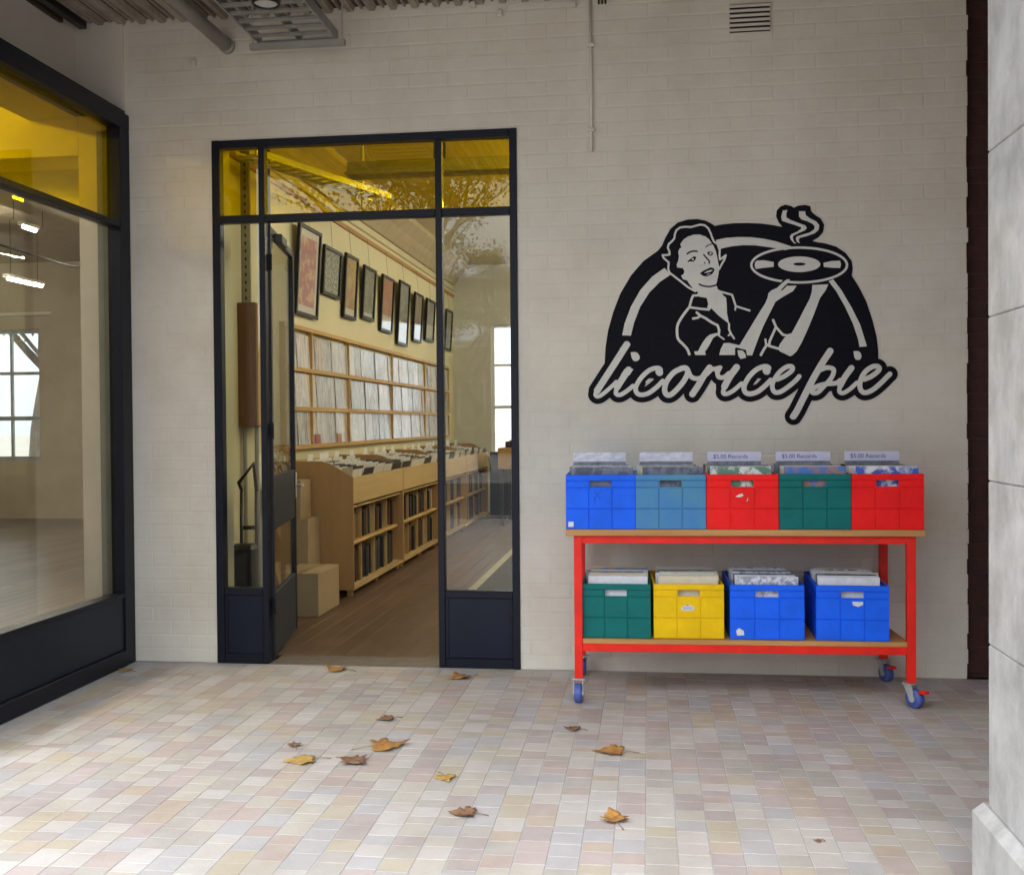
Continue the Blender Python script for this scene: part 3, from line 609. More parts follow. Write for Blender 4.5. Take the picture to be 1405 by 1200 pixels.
CRC = {'blue': (.008, .135, .95), 'faded': (.045, .19, .36), 'red': (.95, .010, .010), 'green': (.0, .15, .14), 'yellow': (.88, .56, .0)}
CRM = {k: mat(k+'_crate_plastic', c, .5, var=.05, scale=9, bump=.05, bscale=60, spec=.25, dirt=.12, dscale=7, rvar=.1) for k, c in CRC.items()}
CRM['faded'] = mat('faded_blue_crate_plastic', (.03, .18, .50), .5, var=0, scale=5, col2=(.07, .25, .36))
STK = mat('sticker_paper', (.72, .72, .72), .6, var=.1, scale=60)
def crate(loc, rz, colr, w, h=.287, d=.53, label=''):
    m = CRM[colr]; t = .011; e = tag(empty('record_crate'), label, 'crate', 'crates of records on the red trolley'); e.matrix_world = Matrix.Translation(loc) @ Matrix.Rotation(rz, 4, 'Z')
    c3 = w/3; ha, hb = c3+.004, 2*c3-.004; z1, z2 = .222*h/.287, .256*h/.287
    mb = MB()
    for y in (.004, d-t):
        mb.box(0, w, y, y+t-.004, 0, z1); mb.box(0, ha, y, y+t-.004, z1, z2); mb.box(hb, w, y, y+t-.004, z1, z2); mb.box(0, w, y, y+t-.004, z2, h)
    for x in (.004, w-t): mb.box(x, x+t-.004, t, d-t, 0, h)
    mb.box(t, w-t, t, d-t, 0, .01)
    mb.build('body', m, e)
    rows = [(.001, .106), (.1105, .2165), (.2215, .2535), (.258, .287)]; g = .0022
    for ri, (a, b) in enumerate(rows):
        a *= h/.287; b *= h/.287
        cols = [(0, w)] if ri == 3 else [(0, c3-g), (c3+g, 2*c3-g), (2*c3+g, w)]
        for ci, (x0, x1) in enumerate(cols):
            if ri == 2 and ci == 1: continue
            MB().box(x0, x1, -.001, .0038, a, b, .0015).build('panel', m, e)
    for sx in (0, 1):
        xa, xb = (-.0005, .0038) if sx == 0 else (w-.0038, w+.0005)
        for ri, (a, b) in enumerate(rows):
            for q in range(3): MB().box(xa, xb, .006+q*(d-.01)/3, q*(d-.01)/3+(d-.01)/3-.0, a*h/.287, b*h/.287, .0015).build('panel', m, e)
    return e
def rec_mat(name, c, c2, sc=22, rough=.35):
    m = mat(name, c, rough, 0, 0, sc, (1, 1, 1), 0, 1, c2)
    if name.split('_')[0] in ('patterned', 'brown', 'blue', 'silvery', 'dark'):
        cr = [n for n in m.node_tree.nodes if n.type == 'VALTORGB'][0].color_ramp; cr.elements[0].position = .45; cr.elements[1].position = .55
    return m
ALB = {'white': rec_mat('white_sleeve', (.72, .72, .74), (.55, .56, .60)), 'cream': rec_mat('cream_sleeve', (.66, .60, .44), (.55, .48, .33)), 'grey': rec_mat('grey_sleeve', (.28, .30, .34), (.10, .11, .13)),
 'navy': rec_mat('dark_blue_sleeve', (.06, .07, .11), (.13, .16, .22)), 'multi': rec_mat('patterned_sleeve', (.66, .70, .66), (.10, .22, .14), 20), 'brown': rec_mat('brown_sleeve', (.40, .20, .12), (.05, .18, .50), 12),
 'bluew': rec_mat('blue_and_white_sleeve', (.72, .72, .76), (.05, .11, .50), 12), 'black': rec_mat('black_sleeve', (.012, .012, .014), (.03, .03, .03)), 'silver': rec_mat('silvery_plastic_sleeve', (.66, .67, .72), (.30, .31, .36), 40, .2)}
ALBK = list(ALB)
CLEAR = mat('lavender_divider_card', (.72, .70, .88), .3, var=.08, scale=14); SILV = mat('glossy_silver_card', (.92, .92, 1.0), .15, 0, 0, 22, (1, 1, 2), col2=(.55, .56, .66))
INKP = mat('divider_print', (.10, .10, .28), .6)
def text_obj(name, txt, size, m, parent, loc, rot):
    cu = bpy.data.curves.new(name, 'FONT'); cu.body = txt; cu.size = size; cu.extrude = .0002; cu.align_x = 'LEFT'
    o = bpy.data.objects.new(name+'_tmp', cu); COL.objects.link(o); bpy.context.view_layer.update()
    me = bpy.data.meshes.new_from_object(o.evaluated_get(bpy.context.evaluated_depsgraph_get())); bpy.data.objects.remove(o)
    me.materials.clear(); me.materials.append(m); return put(name, me, parent, loc, rot)
def stock(loc, rz, w, kinds, desc, tagk=None, seed=0, d=.53):
    rg = random.Random(seed); M = Matrix.Translation(loc) @ Matrix.Rotation(rz, 4, 'Z'); n = len(kinds)
    for i, kd in enumerate(kinds):
        th = rg.choice([.006, .009, .014]); y = .022+i*(d-.1)/n; lean = rg.uniform(.02, .07)
        x = (w-.315)/2+rg.uniform(-.016, .016)
        o = MB().box(0, .315, 0, th, 0, .315, .001).build('record_sleeve', ALB[kd]); o.matrix_world = M @ Matrix.Translation((x, y, .0105)) @ Matrix.Rotation(-lean, 4, 'X')
        if i == 0: tag(o, 'front record sleeve, '+{'white': 'white', 'cream': 'cream with a small red mark', 'grey': 'grey', 'navy': 'dark blue', 'multi': 'with a patterned cover', 'brown': 'brown and blue', 'bluew': 'blue and white', 'silver': 'silvery', 'black': 'black'}[kd]+', in the '+desc, 'record')
        else: tag(o, 'record sleeve packed behind the front one in the '+desc, 'record', 'records packed in the '+desc)
    if tagk:
        e = tag(empty('divider_card'), ('silvery blank divider card' if tagk == 'silver' else 'lavender printed price divider card')+' standing in the '+desc, 'divider'); e.matrix_world = M @ Matrix.Translation((w*.5-.155, d*.55, .02)) @ Matrix.Rotation(-.03, 4, 'X')
        MB().box(0, .29, 0, .002, 0, .325, .0005).build('stem_card', ALB['grey'], e)
        MB().box(.0, .29, -.003, -.0005, .325, .376, .0005).build('header', SILV if tagk == 'silver' else CLEAR, e)
        if tagk == 'text': text_obj('lettering', '$5.00 Records', .032, INKP, e, (.03, -.0038, .341), (R(90), 0, 0))
def tloc(x, y, z): return TR @ Vector((x, y, z))
RZ = R(1.8)
TOP = [(-.435, .366, 'blue', 'bright blue top-shelf crate', 'silver', ['navy', 'silver', 'grey', 'white', 'silver', 'grey', 'white']),
 (-.068, .366, 'faded', 'faded teal top-shelf crate', 'silver', ['navy', 'cream', 'black', 'silver', 'white', 'grey', 'navy']),
 (.301, .370, 'red', 'red top-shelf crate with peeled sticker', 'text', ['multi', 'white', 'grey', 'silver', 'black', 'cream', 'grey']),
 (.674, .364, 'green', 'dark green top-shelf crate', 'text', ['brown', 'cream', 'white', 'brown', 'grey', 'silver', 'black']),
 (1.041, .362, 'red', 'unmarked red top-shelf crate', 'text', ['bluew', 'white', 'cream', 'grey', 'black', 'black', 'white'])]
LOW = [(-.357, .366, 'green', 'green lower-shelf crate', None, ['white', 'cream', 'cream', 'grey', 'white', 'brown', 'cream']),
 (.025, .368, 'yellow', 'yellow lower-shelf crate', None, ['cream', 'cream', 'white', 'cream', 'grey', 'cream', 'white']),
 (.424, .382, 'blue', 'blue lower-shelf crate beside the yellow one', None, ['silver', 'white', 'navy', 'silver', 'grey', 'white', 'silver']),
 (.868, .366, 'blue', 'blue lower-shelf crate by the trolley leg', None, ['white', 'white', 'navy', 'cream', 'white', 'silver', 'cream'])]
for i, (x, w, c, d, tk, kinds) in enumerate(TOP+LOW):
    low = i >= 5; y = .052 if low else .014; z = .3405 if low else .9225
    rz = RZ+(R(-.3) if not low else R((-1.5, .8, -1.2, -3.0)[i-5]))
    L = tloc(x+.437, y, z); cr_ = crate(L, rz, c, w, label=d+' on the red trolley, packed with records')
    stock(L, rz, w, kinds, d, tk, 100+i)
    if i == 0:
        MB().box(.012, .04, -.0022, -.0012, .012, .04).build('sticker', STK, cr_)
        mk = mat('marker_ink', (.01, .03, .22), .6)
        for a in ((.145, .155, .185, .205), (.185, .155, .148, .205), (.15, .13, .155, .16)): MB().tube([(a[0], -.0015, a[1]), (a[2], -.0015, a[3])], .0012, 5).build('marker_stroke', mk, cr_)
    if i == 2:
        MB().prism([(.15, .17), (.165, .182), (.185, .188), (.19, .176), (.175, .168)], 'y', -.0022, -.0012).build('sticker', STK, cr_); MB().prism([(.205, .145), (.215, .17), (.212, .15)], 'y', -.0022, -.0012).build('sticker', STK, cr_)
    if i == 6:
        MB().prism([(.145, .15), (.143, .166), (.16, .175), (.178, .183), (.196, .175), (.215, .166), (.212, .151), (.18, .147)], 'y', -.0022, -.0012).build('sticker', STK, cr_)
        MB().prism([(.166, .174), (.176, .181), (.188, .175)], 'y', -.003, -.0023).build('sticker_print', mat('sticker_red', (.55, .05, .04)), cr_)
        for zz in (.155, .160, .165): MB().box(.155, .203, -.0029, -.0023, zz, zz+.0018).build('sticker_print', ALB['grey'], cr_)
    if i == 7: MB().prism([(.035, .02), (.03, .045), (.045, .06), (.058, .052), (.07, .045), (.072, .022)], 'y', -.0022, -.0012).build('sticker', STK, cr_)
    if i == 8: MB().prism([(.18, .205), (.235, .205), (.235, .188), (.21, .178), (.185, .186)], 'y', -.0022, -.0012).build('sticker', STK, cr_)

# ------------------------------------------------------------------ fallen leaves
LEAFC = [mat('dry_leaf_orange', (.50, .25, .06), .7, 0, 0, 30, col2=(.24, .10, .03)), mat('dry_leaf_ochre', (.56, .38, .11), .7, 0, 0, 30, col2=(.32, .17, .04)), mat('dry_leaf_brown', (.28, .15, .08), .75, 0, 0, 30, col2=(.14, .07, .04))]
OUT = [(0, 0), (.10, -.04), (.30, -.10), (.42, .02), (.36, .14), (.52, .24), (.48, .42), (.30, .42), (.30, .60), (.14, .70), (0, 1.0), (-.13, .72), (-.28, .60), (-.30, .44), (-.50, .42), (-.50, .24), (-.36, .15), (-.42, .02), (-.28, -.10), (-.10, -.04)]
def leaf_obj(px, py, size, rot, curl, mi, label, fold=0., seed=0):
    size *= .9; p = hit(px, py, 'z', 0)
    def bend(x, y):
        q = x*math.cos(seed*1.7)+(y-.35)*math.sin(seed*1.7)
        return curl*(.62*q*q+.08*abs(x))+.05*math.sin(9*x+seed)*curl+.05*math.sin(12*y+seed*2)*curl
    vs = []; fs = []; n = len(OUT); c = (0, .3)
    rings = (0., .35, .7, 1.)
    for t in rings[1:]:
        for (x, y) in OUT:
            X = c[0]+(x-c[0])*t; Y = c[1]+(y-c[1])*t; vs.append([X, Y, bend(X, Y)])
    vs.append([c[0], c[1], bend(*c)]); ci = len(vs)-1
    for k in range(n):
        fs.append((ci, k, (k+1) % n))
        for q in range(2): fs.append((q*n+k, (q+1)*n+k, (q+1)*n+(k+1) % n, q*n+(k+1) % n))
    zmin = min(v_[2] for v_ in vs)
    vs = [((v_[0])*size, (v_[1]-.35)*size, (v_[2]-zmin)*size+.0025) for v_ in vs]
    e = tag(empty('fallen_leaf', (p[0], p[1], 0), rot), label, 'leaf', 'fallen autumn leaves on the paving')
    o = MB().add(vs, fs).build('blade', LEAFC[mi], e, smooth=True); sm = o.modifiers.new('thick', 'SOLIDIFY'); sm.thickness = .0012; sm.offset = 1
    st = [(0, -.35*size, vs[0][2]), (.04*size, -.6*size, .010), (.08*size, -.95*size, .003)]
    MB().tube(st, [.0018, .0015, .0022], 5).build('stalk', LEAFC[2], e)
for i, a in enumerate([(462, 919, .15, 1.3, .55, 0, 'orange curled leaf lying at the door opening'), (630, 930, .15, 2.2, .6, 0, 'orange brown leaf lying before the right sidelight'), (171, 920, .10, 1.2, .3, 1, 'small ochre leaf in the corner under the side shopfront'),
  (530, 987, .10, 2.0, .5, 2, 'small brown curled leaf alone on the tiles behind the leaf cluster'), (404, 1023, .07, .4, .8, 2, 'tiny dark shrivelled leaf beside the ochre leaf'), (414, 1044, .15, 1.9, .25, 1, 'flat ochre yellow leaf at the end of the leaf cluster'),
  (487, 1046, .14, 4.1, .7, 2, 'brown upturned leaf in the middle of the leaf cluster'), (531, 1024, .19, -1.2, .45, 0, 'largest golden leaf with spread lobes in the cluster'), (611, 1068, .10, 3.6, .5, 1, 'small golden leaf folded on the tiles'),
  (786, 1001, .085, 1.4, .6, 2, 'small dark brown leaf in front of the trolley castor'), (838, 1032, .15, 1.5, .35, 0, 'flat orange leaf with a long stalk before the trolley'), (842, 1125, .12, .3, .85, 0, 'tawny cupped leaf standing closest to the street'),
  (637, 1118, .11, 1.5, .9, 2, 'shrivelled brown leaf curled into a strip'), (1122, 1154, .03, 1.5, .5, 2, 'tiny brown leaf fragment near the stone pillar')]): leaf_obj(*a, seed=i+1)

# ------------------------------------------------------------------ record shop interior
SW = 3.2; SB = 11.25; SH = 4.12
fl = bpy.data.objects.new('shop_floor', None); COL.objects.link(fl); tag(fl, kind='structure')
bx('subfloor', BLACK, fl, CX, SW, .25, SB, -.05, -.012)
PLK = [wood('floor_board_%d' % i, c, tuple(a*.6 for a in c), 'y', .42, 10, .1) for i, c in enumerate([(.17, .100, .058), (.155, .09, .052), (.18, .106, .062), (.145, .086, .05)])]
rg = random.Random(3); pc = {}
x = CX+.002
while x < SW-.12:
    y = .2505+0; first = True
    while y < SB-.05:
        L = rg.choice([1.8, 2.4, 3.0, 3.6]); L = min(L, SB-y); ci = rg.randrange(4); k = (round(L, 3), ci)
        if k not in pc: pc[k] = MB().box(0, .127, 0, L-.002, -.012, 0, .0012).mesh('floor_board', PLK[ci])
        put('floor_board', pc[k], fl, (x, y, rg.uniform(-.0006, .0004))); y += L
    x += .1285
tag(bx('shop_ceiling', CEILI, None, CX-.34, SW+.2, .2505, SB+.2, SH, SH+.12), kind='structure')
pw_ = tag(empty('record_wall', (CX-.17, 5.7, 0)), 'cream interior party wall hung with posters and record racks', 'wall')
MB().box(-.17, .17, -5.695, 5.75, 0, SH+.1).build('plaster', CREAMI, pw_); MB().box(-.172, .17, -5.7, -5.6955, 0, SH+.1).build('end_face', PAINT, pw_)
MB().box(.1705, .195, -5.4, 5.5, 3.575, 3.625, .004).build('picture_rail', RAIL, pw_)
MB().prism([(.1705, 3.78), (.20, 3.78), (.23, 3.84), (.30, 3.95), (.42, 4.05), (.42, SH-.001), (.1705, SH-.001)], 'y', -5.4, 5.5).build('cornice', CORN, pw_)
MB().box(.1705, .185, -5.4, 5.5, 3.68, 3.70, .003).build('cornice_bead', CORN, pw_)
sw_ = tag(bx('shop_side_wall', CREAMI, None, SW, SW+.2, .2505, SB, 0, SH-.001), 'cream side wall of the record shop, opposite the record racks', 'wall')
# back wall with a tall sash window
bw = tag(empty('shop_back_wall', (0, SB, 0)), 'pale back wall of the record shop with a tall sash window', 'wall')
WX0, WX1, WZ0, WZ1 = -2.60, -1.55, .95, 3.12
PALEI = mat('pale_back_wall', (.60, .60, .55), .8, var=.05)
for a in ((CX+.001, WX0, 0, SH-.001), (WX1, SW-.001, 0, SH-.001), (WX0, WX1, 0, WZ0), (WX0, WX1, WZ1, SH-.001)): MB().box(a[0], a[1], 0, .2, a[2], a[3]).build('plaster', PALEI, bw)
sw2 = tag(empty('sash_window', (WX0, SB+.08, WZ0)), 'tall bright sash window in the shop back wall', 'window')
ww, wh = WX1-WX0, WZ1-WZ0
for a in ((0, .05, 0, wh), (ww-.05, ww, 0, wh), (.0505, ww-.0505, 0, .06), (.0505, ww-.0505, wh-.05, wh), (.0505, ww-.0505, wh*.355, wh*.355+.05), (.0505, ww-.0505, wh*.68, wh*.68+.04)): MB().box(a[0], a[1], -.02, .03, a[2], a[3], .003).build('sash_bar', WHITE, sw2)
MB().box(.0505, ww-.0505, .004, .009, .061, wh-.051).build('pane', GLASS, sw2)
MB().box(-.05, ww+.05, -.14, -.0805, -.04, -.005, .004).build('sill', WHITE, sw2)

# framed posters leaning from the picture rail
GLAZ = glass('picture_glazing', (.98, .98, .98), base=.015)
FR = mat('black_picture_frame', (.012, .011, .010), .35, spec=.25); MATB = mat('poster_mount', (.66, .66, .60), .7, var=.04)
def art(name, c1, c2, sc, st=(1, 1, 1)):
    m = mat(name, c1, .5, 0, 0, sc*1.4, st, 0, 1, c2); cr = [n for n in m.node_tree.nodes if n.type == 'VALTORGB'][0].color_ramp
    cr.elements[0].position = .44; cr.elements[1].position = .56; e = cr.elements.new(.5); e.color = (*[a*.45+b*.3 for a, b in zip(c1, c2)], 1); return m
POST = [(3.05, 3.70, 2.50, 3.34, 'pink artwork on a pale mount', art('pink_art', (.42, .13, .17), (.62, .40, .26), 7), 0),
 (3.87, 4.46, 2.78, 3.27, 'a dense black and white print', art('mono_art', (.45, .46, .38), (.06, .07, .05), 26), 0),
 (4.59, 5.07, 2.62, 3.30, 'yellow ochre artwork above a white strip', art('ochre_art', (.46, .31, .04), (.36, .15, .02), 6), .16),
 (5.34, 5.86, 2.68, 3.28, 'olive figures above a white strip', art('olive_art', (.25, .25, .14), (.07, .08, .05), 12), .13),
 (6.16, 6.75, 2.61, 3.29, 'orange artwork above a deep white strip', art('orange_art', (.50, .15, .02), (.34, .09, .02), 8), .30),
 (7.02, 7.60, 2.51, 3.33, 'greenish artwork above a white strip', art('greygreen_art', (.28, .30, .24), (.14, .15, .10), 9), .38),
 (7.95, 8.48, 2.62, 3.29, 'brown artwork above a deep white strip', art('brown_art', (.24, .15, .10), (.15, .10, .07), 8), .35),
 (8.76, 9.36, 2.69, 3.30, 'pale grey artwork above a white strip', art('grey_art', (.36, .36, .34), (.20, .20, .19), 8), .40),
 (10.25, 10.78, 2.65, 3.30, 'dark collage seen past the sidelight', art('collage_art', (.10, .10, .10), (.35, .35, .32), 14), 0)]
for (y0, y1, z0, z1, dsc, am, strip) in POST:
    w, h = y1-y0, z1-z0
    e = tag(empty('framed_poster', (CX+.012, (y0+y1)/2, z0)), 'black framed poster with '+dsc+', on the record wall', 'poster'); e.rotation_euler = (0, R(3.5), 0)
    t = .032
    mb = MB(); mb.box(0, t, -w/2, w/2, 0, .035, .002); mb.box(0, t, -w/2, w/2, h-.035, h, .002); mb.box(0, t-.0005, -w/2, -w/2+.035, .035, h-.035, .0); mb.box(0, t-.0005, w/2-.035, w/2, .035, h-.035, .0)
    mb.build('frame', FR, e)
    MB().box(.004, .012, -w/2+.03, w/2-.03, .03, h-.03).build('mount', MATB, e)
    mg = .10 if dsc.startswith('pink') else .038
    zb = max(mg, strip*h)
    MB().box(.0125, .014, -w/2+mg, w/2-mg, zb, h-mg).build('artwork', am, e)
    MB().box(.02, .022, -w/2+.036, w/2-.036, .036, h-.036).build('glazing', GLAZ, e)
    if z1 < 3.55: MB().tube([(.01, 0, h-.01), (.012-math.tan(R(3.5))*(3.6-z0)+.012, 0, 3.60-z0)], .0015, 5).build('cord', FR, e)

# wall rack with face-out records
rk = tag(empty('wall_record_rack', (CX, 6.6, 1.26)), 'timber ledge rack on the record wall holding three rows of sleeves', 'rack')
ZR_ = [1.285, 1.635, 2.0, 2.385]
for z in ZR_: MB().box(.001, .052, -3.9, 3.9, z-1.26-.028, z-1.26+.012, .003).build('ledge', SHELFT, rk)
for y in (2.72, 3.463, 4.727, 6.683, 8.65, 10.48):
    for z, zt in zip(ZR_[:3], ZR_[1:]): MB().box(.001, .058, y-6.6-.012, y-6.6+.012, z-1.26+.0125, zt-1.26-.0285).build('upright', SHELFT, rk)
WREC = [mat('wall_sleeve_%d' % i, c, .16, 0, 0, s, (1, 2.6, .5), 1.0, 9, c2, dist=2.2) for i, (c, c2, s) in enumerate([((.80, .80, .80), (.26, .26, .27), 5), ((.74, .74, .75), (.13, .13, .14), 6), ((.82, .81, .79), (.36, .35, .34), 4), ((.70, .70, .70), (.07, .07, .07), 7), ((.76, .74, .70), (.22, .15, .12), 5), ((.84, .83, .81), (.30, .30, .31), 8)])]  # pale and dark streaks painted in for reflections on the plastic
REDS = mat('red_label_sleeve', (.40, .06, .04), .3, var=.2)
lp = {}; rg = random.Random(21)
for ri, z in enumerate(ZR_[:3]):
    y = 2.75; ncount = 0
    rown = ('bottom', 'middle', 'top')[ri]
    while y < 10.4:
        wdt = .305; mi = rg.randrange(len(WREC))
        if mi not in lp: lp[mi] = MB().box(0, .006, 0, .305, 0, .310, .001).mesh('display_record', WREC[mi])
        skip = any(abs(y+.15-u) < .0 for u in ())
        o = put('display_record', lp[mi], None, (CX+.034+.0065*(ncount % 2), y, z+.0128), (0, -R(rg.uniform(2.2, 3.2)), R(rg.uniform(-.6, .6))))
        tag(o, 'white plastic wrapped record facing out on the %s row of the wall rack' % rown, 'record', 'records on the %s row of the wall rack' % rown)
        y += rg.choice([.308, .312, .318, .27]); ncount += 1
for i, (y, m_) in enumerate(((3.56, REDS), (4.28, mat('orange_label_sleeve', (.42, .17, .05), .3)))):
    tag(MB().box(0, .004, 0, .16, 0, .09, .001).build('record_card', m_, None, (CX+.0465, y, 1.2985)), ('red', 'orange')[i]+' card standing in front of the bottom row of wall records', 'card')

# browser bins along the record wall
BS = [(2.50, 4.375), (4.385, 6.30), (6.31, 8.245), (8.255, 10.21)]; FXB = -2.51
desc_b = ('record browser closest to the entrance', 'second record browser from the entrance', 'third record browser from the entrance', 'record browser beside the back window')
SLV = [mat('bin_sleeve_%d' % i, c, .4, 0, 0, 14, (1, 1, 1), 0, 1, c2) for i, (c, c2) in enumerate([((.68, .67, .62), (.50, .49, .45)), ((.66, .66, .64), (.55, .54, .50)), ((.02, .018, .018), (.05, .045, .04)), ((.72, .70, .64), (.60, .58, .52)), ((.20, .17, .14), (.06, .05, .05)), ((.45, .40, .30), (.30, .25, .18))])]
slm = [MB().box(0, .006, 0, .315, 0, .315, .001).mesh('record_sleeve', m_) for m_ in SLV]
tabm = MB().box(0, .002, 0, .15, 0, .055, .0005).mesh('tab', WHITE); stemm = MB().box(0, .002, 0, .31, 0, .335, .0005).mesh('card', SLV[1])
boxm = [mat('spine_dark', (.03, .03, .035), .5, var=.2), mat('spine_brown', (.20, .09, .03), .6, var=.2), mat('spine_pale', (.42, .36, .24), .6, var=.15)]
for bi, (y0, y1) in enumerate(BS):
    L = y1-y0; e = tag(empty('record_browser', (FXB, (y0+y1)/2, 0)), 'plywood '+desc_b[bi]+', with open shelves below', 'record browser', 'plywood record browsers along the record wall')
    D0 = CX+.02-FXB; a, b = -L/2, L/2
    prof = [(D0, .06), (-.0005, .06), (-.0005, 1.03), (-.21, 1.15), (-.28, 1.168), (D0, 1.168)]
    for yy in (a, b-.018): MB().prism([(p, q) for p, q in prof], 'y', yy, yy+.018).build('side_panel', PLYS, e)
    a2, b2 = a+.0185, b-.0185
    MB().box(-.018, .0, a2, b2, .80, 1.028, .001).build('front_panel', PLYI, e)
    MB().box(D0, D0+.012, a2, b2, .06, 1.16).build('back_panel', PLYI, e)
    MB().prism([(-.019, .765), (D0+.013, .825), (D0+.013, .840), (-.019, .780)], 'y', a2, b2).build('bin_floor', PLYI, e)
    MB().box(D0+.013, -.002, a2, b2, .061, .085).build('bottom_shelf', PLYI, e)
    MB().box(D0+.013, -.03, a2, b2-.12*(bi == 0), .437, .465, .006).build('middle_shelf', SHELFT, e)
    for q in (1, 2, 3): MB().box(D0+.013, -.06, a+q*L/4-.008, a+q*L/4+.008, .4655, .76).build('shelf_divider', PLYI, e); MB().box(D0+.013, -.06, a+q*L/4-.008, a+q*L/4+.008, .0855, .4365).build('shelf_divider', PLYI, e)
    for (xx, yy) in ((-.08, a+.06), (-.08, b-.12), (D0+.06, a+.06), (D0+.06, b-.12), (-.08, -.03)): MB().box(xx, xx+.04, yy, yy+.06, 0, .0598).build('foot', PLYS, e)
    rg = random.Random(40+bi)
    ncol = 5; cw = (L-.04)/ncol
    for c in range(ncol):
        yc = y0+.02+cw*c+(cw-.315)/2
        for k in range(9):
            xx = FXB-.03-k*.058-rg.uniform(0, .02); mi = rg.choices(range(6), [5, 4, 1, 4, .5, .7])[0]
            if (c+bi) % 3 == 1 and k < 6: mi = 2
            lean = R(-12) if k < 1 else R(rg.uniform(-10, -4))
            o = put('record_sleeve', slm[mi], None, (xx-.05, yc+rg.uniform(-.012, .012), .781+(FXB-xx+.055)*.0875), (0, -lean*1.2, 0))
            tag(o, ('black' if mi == 2 else 'brown' if mi == 4 else 'pale')+' record sleeve leaning in the '+desc_b[bi], 'record', ('black' if mi == 2 else 'brown' if mi == 4 else 'pale')+' sleeves in the '+desc_b[bi])
        for k in range(1):
            e2 = tag(empty('divider_card', (FXB-.44-rg.uniform(0, .12), yc, .832), 0), 'white divider card with a raised tab in the '+desc_b[bi], 'divider', 'divider cards in the '+desc_b[bi]); e2.rotation_euler = (0, R(rg.uniform(-2, 6)), 0)
            put('stem_card', stemm, e2); put('tab', tabm, e2, (0, .02+rg.uniform(0, .12), .3352))
    # spines on the open shelves
    for lev, zz in ((0, .0855), (1, .4655)):
        yy = y0+.03
        while yy < y1-.1:
            if rg.random() < .9:
                th = rg.choice([.02, .03, .045]); hh = rg.uniform(.22, .265) if lev else rg.uniform(.26, .315); mi = rg.choices((0, 1, 2), (7, 3, 1))[0]
                q = ((yy-y0)/(L/4)); near = min(abs(q-r_) for r_ in (1, 2, 3))*L/4
                if near > .06:
                    o = MB().box(-.31, 0, 0, th, 0, hh, .001).build('boxed_set', boxm[mi], None, (FXB-.065-rg.uniform(0, .04), yy, zz+.0004))
                    tag(o, ('dark', 'brown', 'pale')[mi]+' boxed set standing on the %s shelf of the ' % ('lower', 'middle')[lev]+desc_b[bi], 'box set', ('dark', 'brown', 'pale')[mi]+' boxed sets on the %s shelf of the ' % ('lower', 'middle')[lev]+desc_b[bi])
                yy += th+.004
            else: yy += rg.uniform(.03, .12)

# cardboard boxes between door and browsers
def carton(x0, x1, y0, y1, z0, z1, label):
    e = tag(empty('cardboard_box', ((x0+x1)/2, (y0+y1)/2, z0)), label, 'box'); a, b, h = (x1-x0)/2, (y1-y0)/2, z1-z0
    MB().box(-a, a, -b, b, 0, h-.004, .004).build('body', CARD, e)
    MB().box(-a, -.002, -b, b, h-.0035, h, .001).build('flap', CARD, e); MB().box(.002, a, -b, b, h-.0035, h, .001).build('flap', CARD, e)
    MB().box(-.025, .025, -b-.0006, b+.0006, h+.0002, h+.0008).build('tape', mat('brown_tape', (.30, .20, .09), .3), e)
carton(-2.86, -2.535, 1.585, 2.14, .0005, .335, 'low square cardboard box on the floor beside the open door leaf')
carton(-3.16, -2.80, 2.16, 2.47, .0005, .70, 'tall cardboard box standing against the end of the browser')
carton(-3.15, -2.87, 2.18, 2.46, .7015, 1.02, 'cardboard box stacked on top of the tall carton')
# wall cabinet, conduits and hand truck seen through the left sidelight
cab = tag(empty('meter_cabinet', (CX, 1.9, 1.47)), 'brown timber meter cabinet on the wall inside the entrance', 'cabinet')
BRN = wood('brown_timber', (.19, .085, .035), (.13, .055, .022), 'z'); TAN = wood('tan_timber', (.50, .33, .13), (.42, .27, .10), 'z')
MB().box(.001, .15, -.16, .2, 0, .985, .003).build('carcass', BRN, cab); MB().box(.1505, .168, -.155, .195, .01, .975, .003).build('door', TAN, cab); MB().box(.1685, .18, .14, .16, .45, .55, .002).build('handle', GALV, cab)
tr2 = tag(empty('vertical_cable_tray', (CX+.03, 1.76, 2.458)), 'perforated vertical cable tray rising above the meter cabinet', 'cable tray')
MB().box(0, .075, 0, .02, 0, SH-2.46).build('tray', mat('dull_tray', (.30, .28, .18), .5), tr2)
for k in range(26): MB().box(.03, .045, -.0012, -.0004, .02+k*.062, .045+k*.062).build('slot', BLACK, tr2)
tag(MB().box(CX+.15, CX+.21, 1.80, 1.86, 2.458, SH-.002, .003).build('white_trunking', WHITE), 'white vertical trunking above the meter cabinet', 'trunking')
tag(MB().tube([(CX+.24, 1.83, 2.2), (CX+.24, 1.83, SH-.002)], .012, 8).build('black_conduit', BLACK), 'black vertical conduit beside the white trunking', 'conduit')
for i, dy in enumerate((-.1, .0)): tag(MB().tube([(CX+.03+.06*i, 1.9+dy, 1.469), (CX+.03+.06*i, 1.9+dy, .0)], .018, 8).build('wall_pipe', GREYP), ('grey pipe dropping from the cabinet, close to the wall', 'grey pipe dropping from the cabinet, standing proud of the wall')[i], 'pipe')
_h = hit(338, 800, 'y', 1.15)
ht = tag(empty('hand_truck', (_h[0], 1.15, 0), R(12)), 'black folding hand truck parked inside the left sidelight', 'hand truck')
for s in (-1, 1):
    MB().tube([(s*.055, .10, .08), (s*.055, .16, 1.0)], .012, 8).build('upright', BLACK, ht, smooth=True)
    MB().tube([(s*.10-.02, .12, .08), (s*.10+.02, .12, .08)], .08, 14).build('wheel', BLACK, ht)
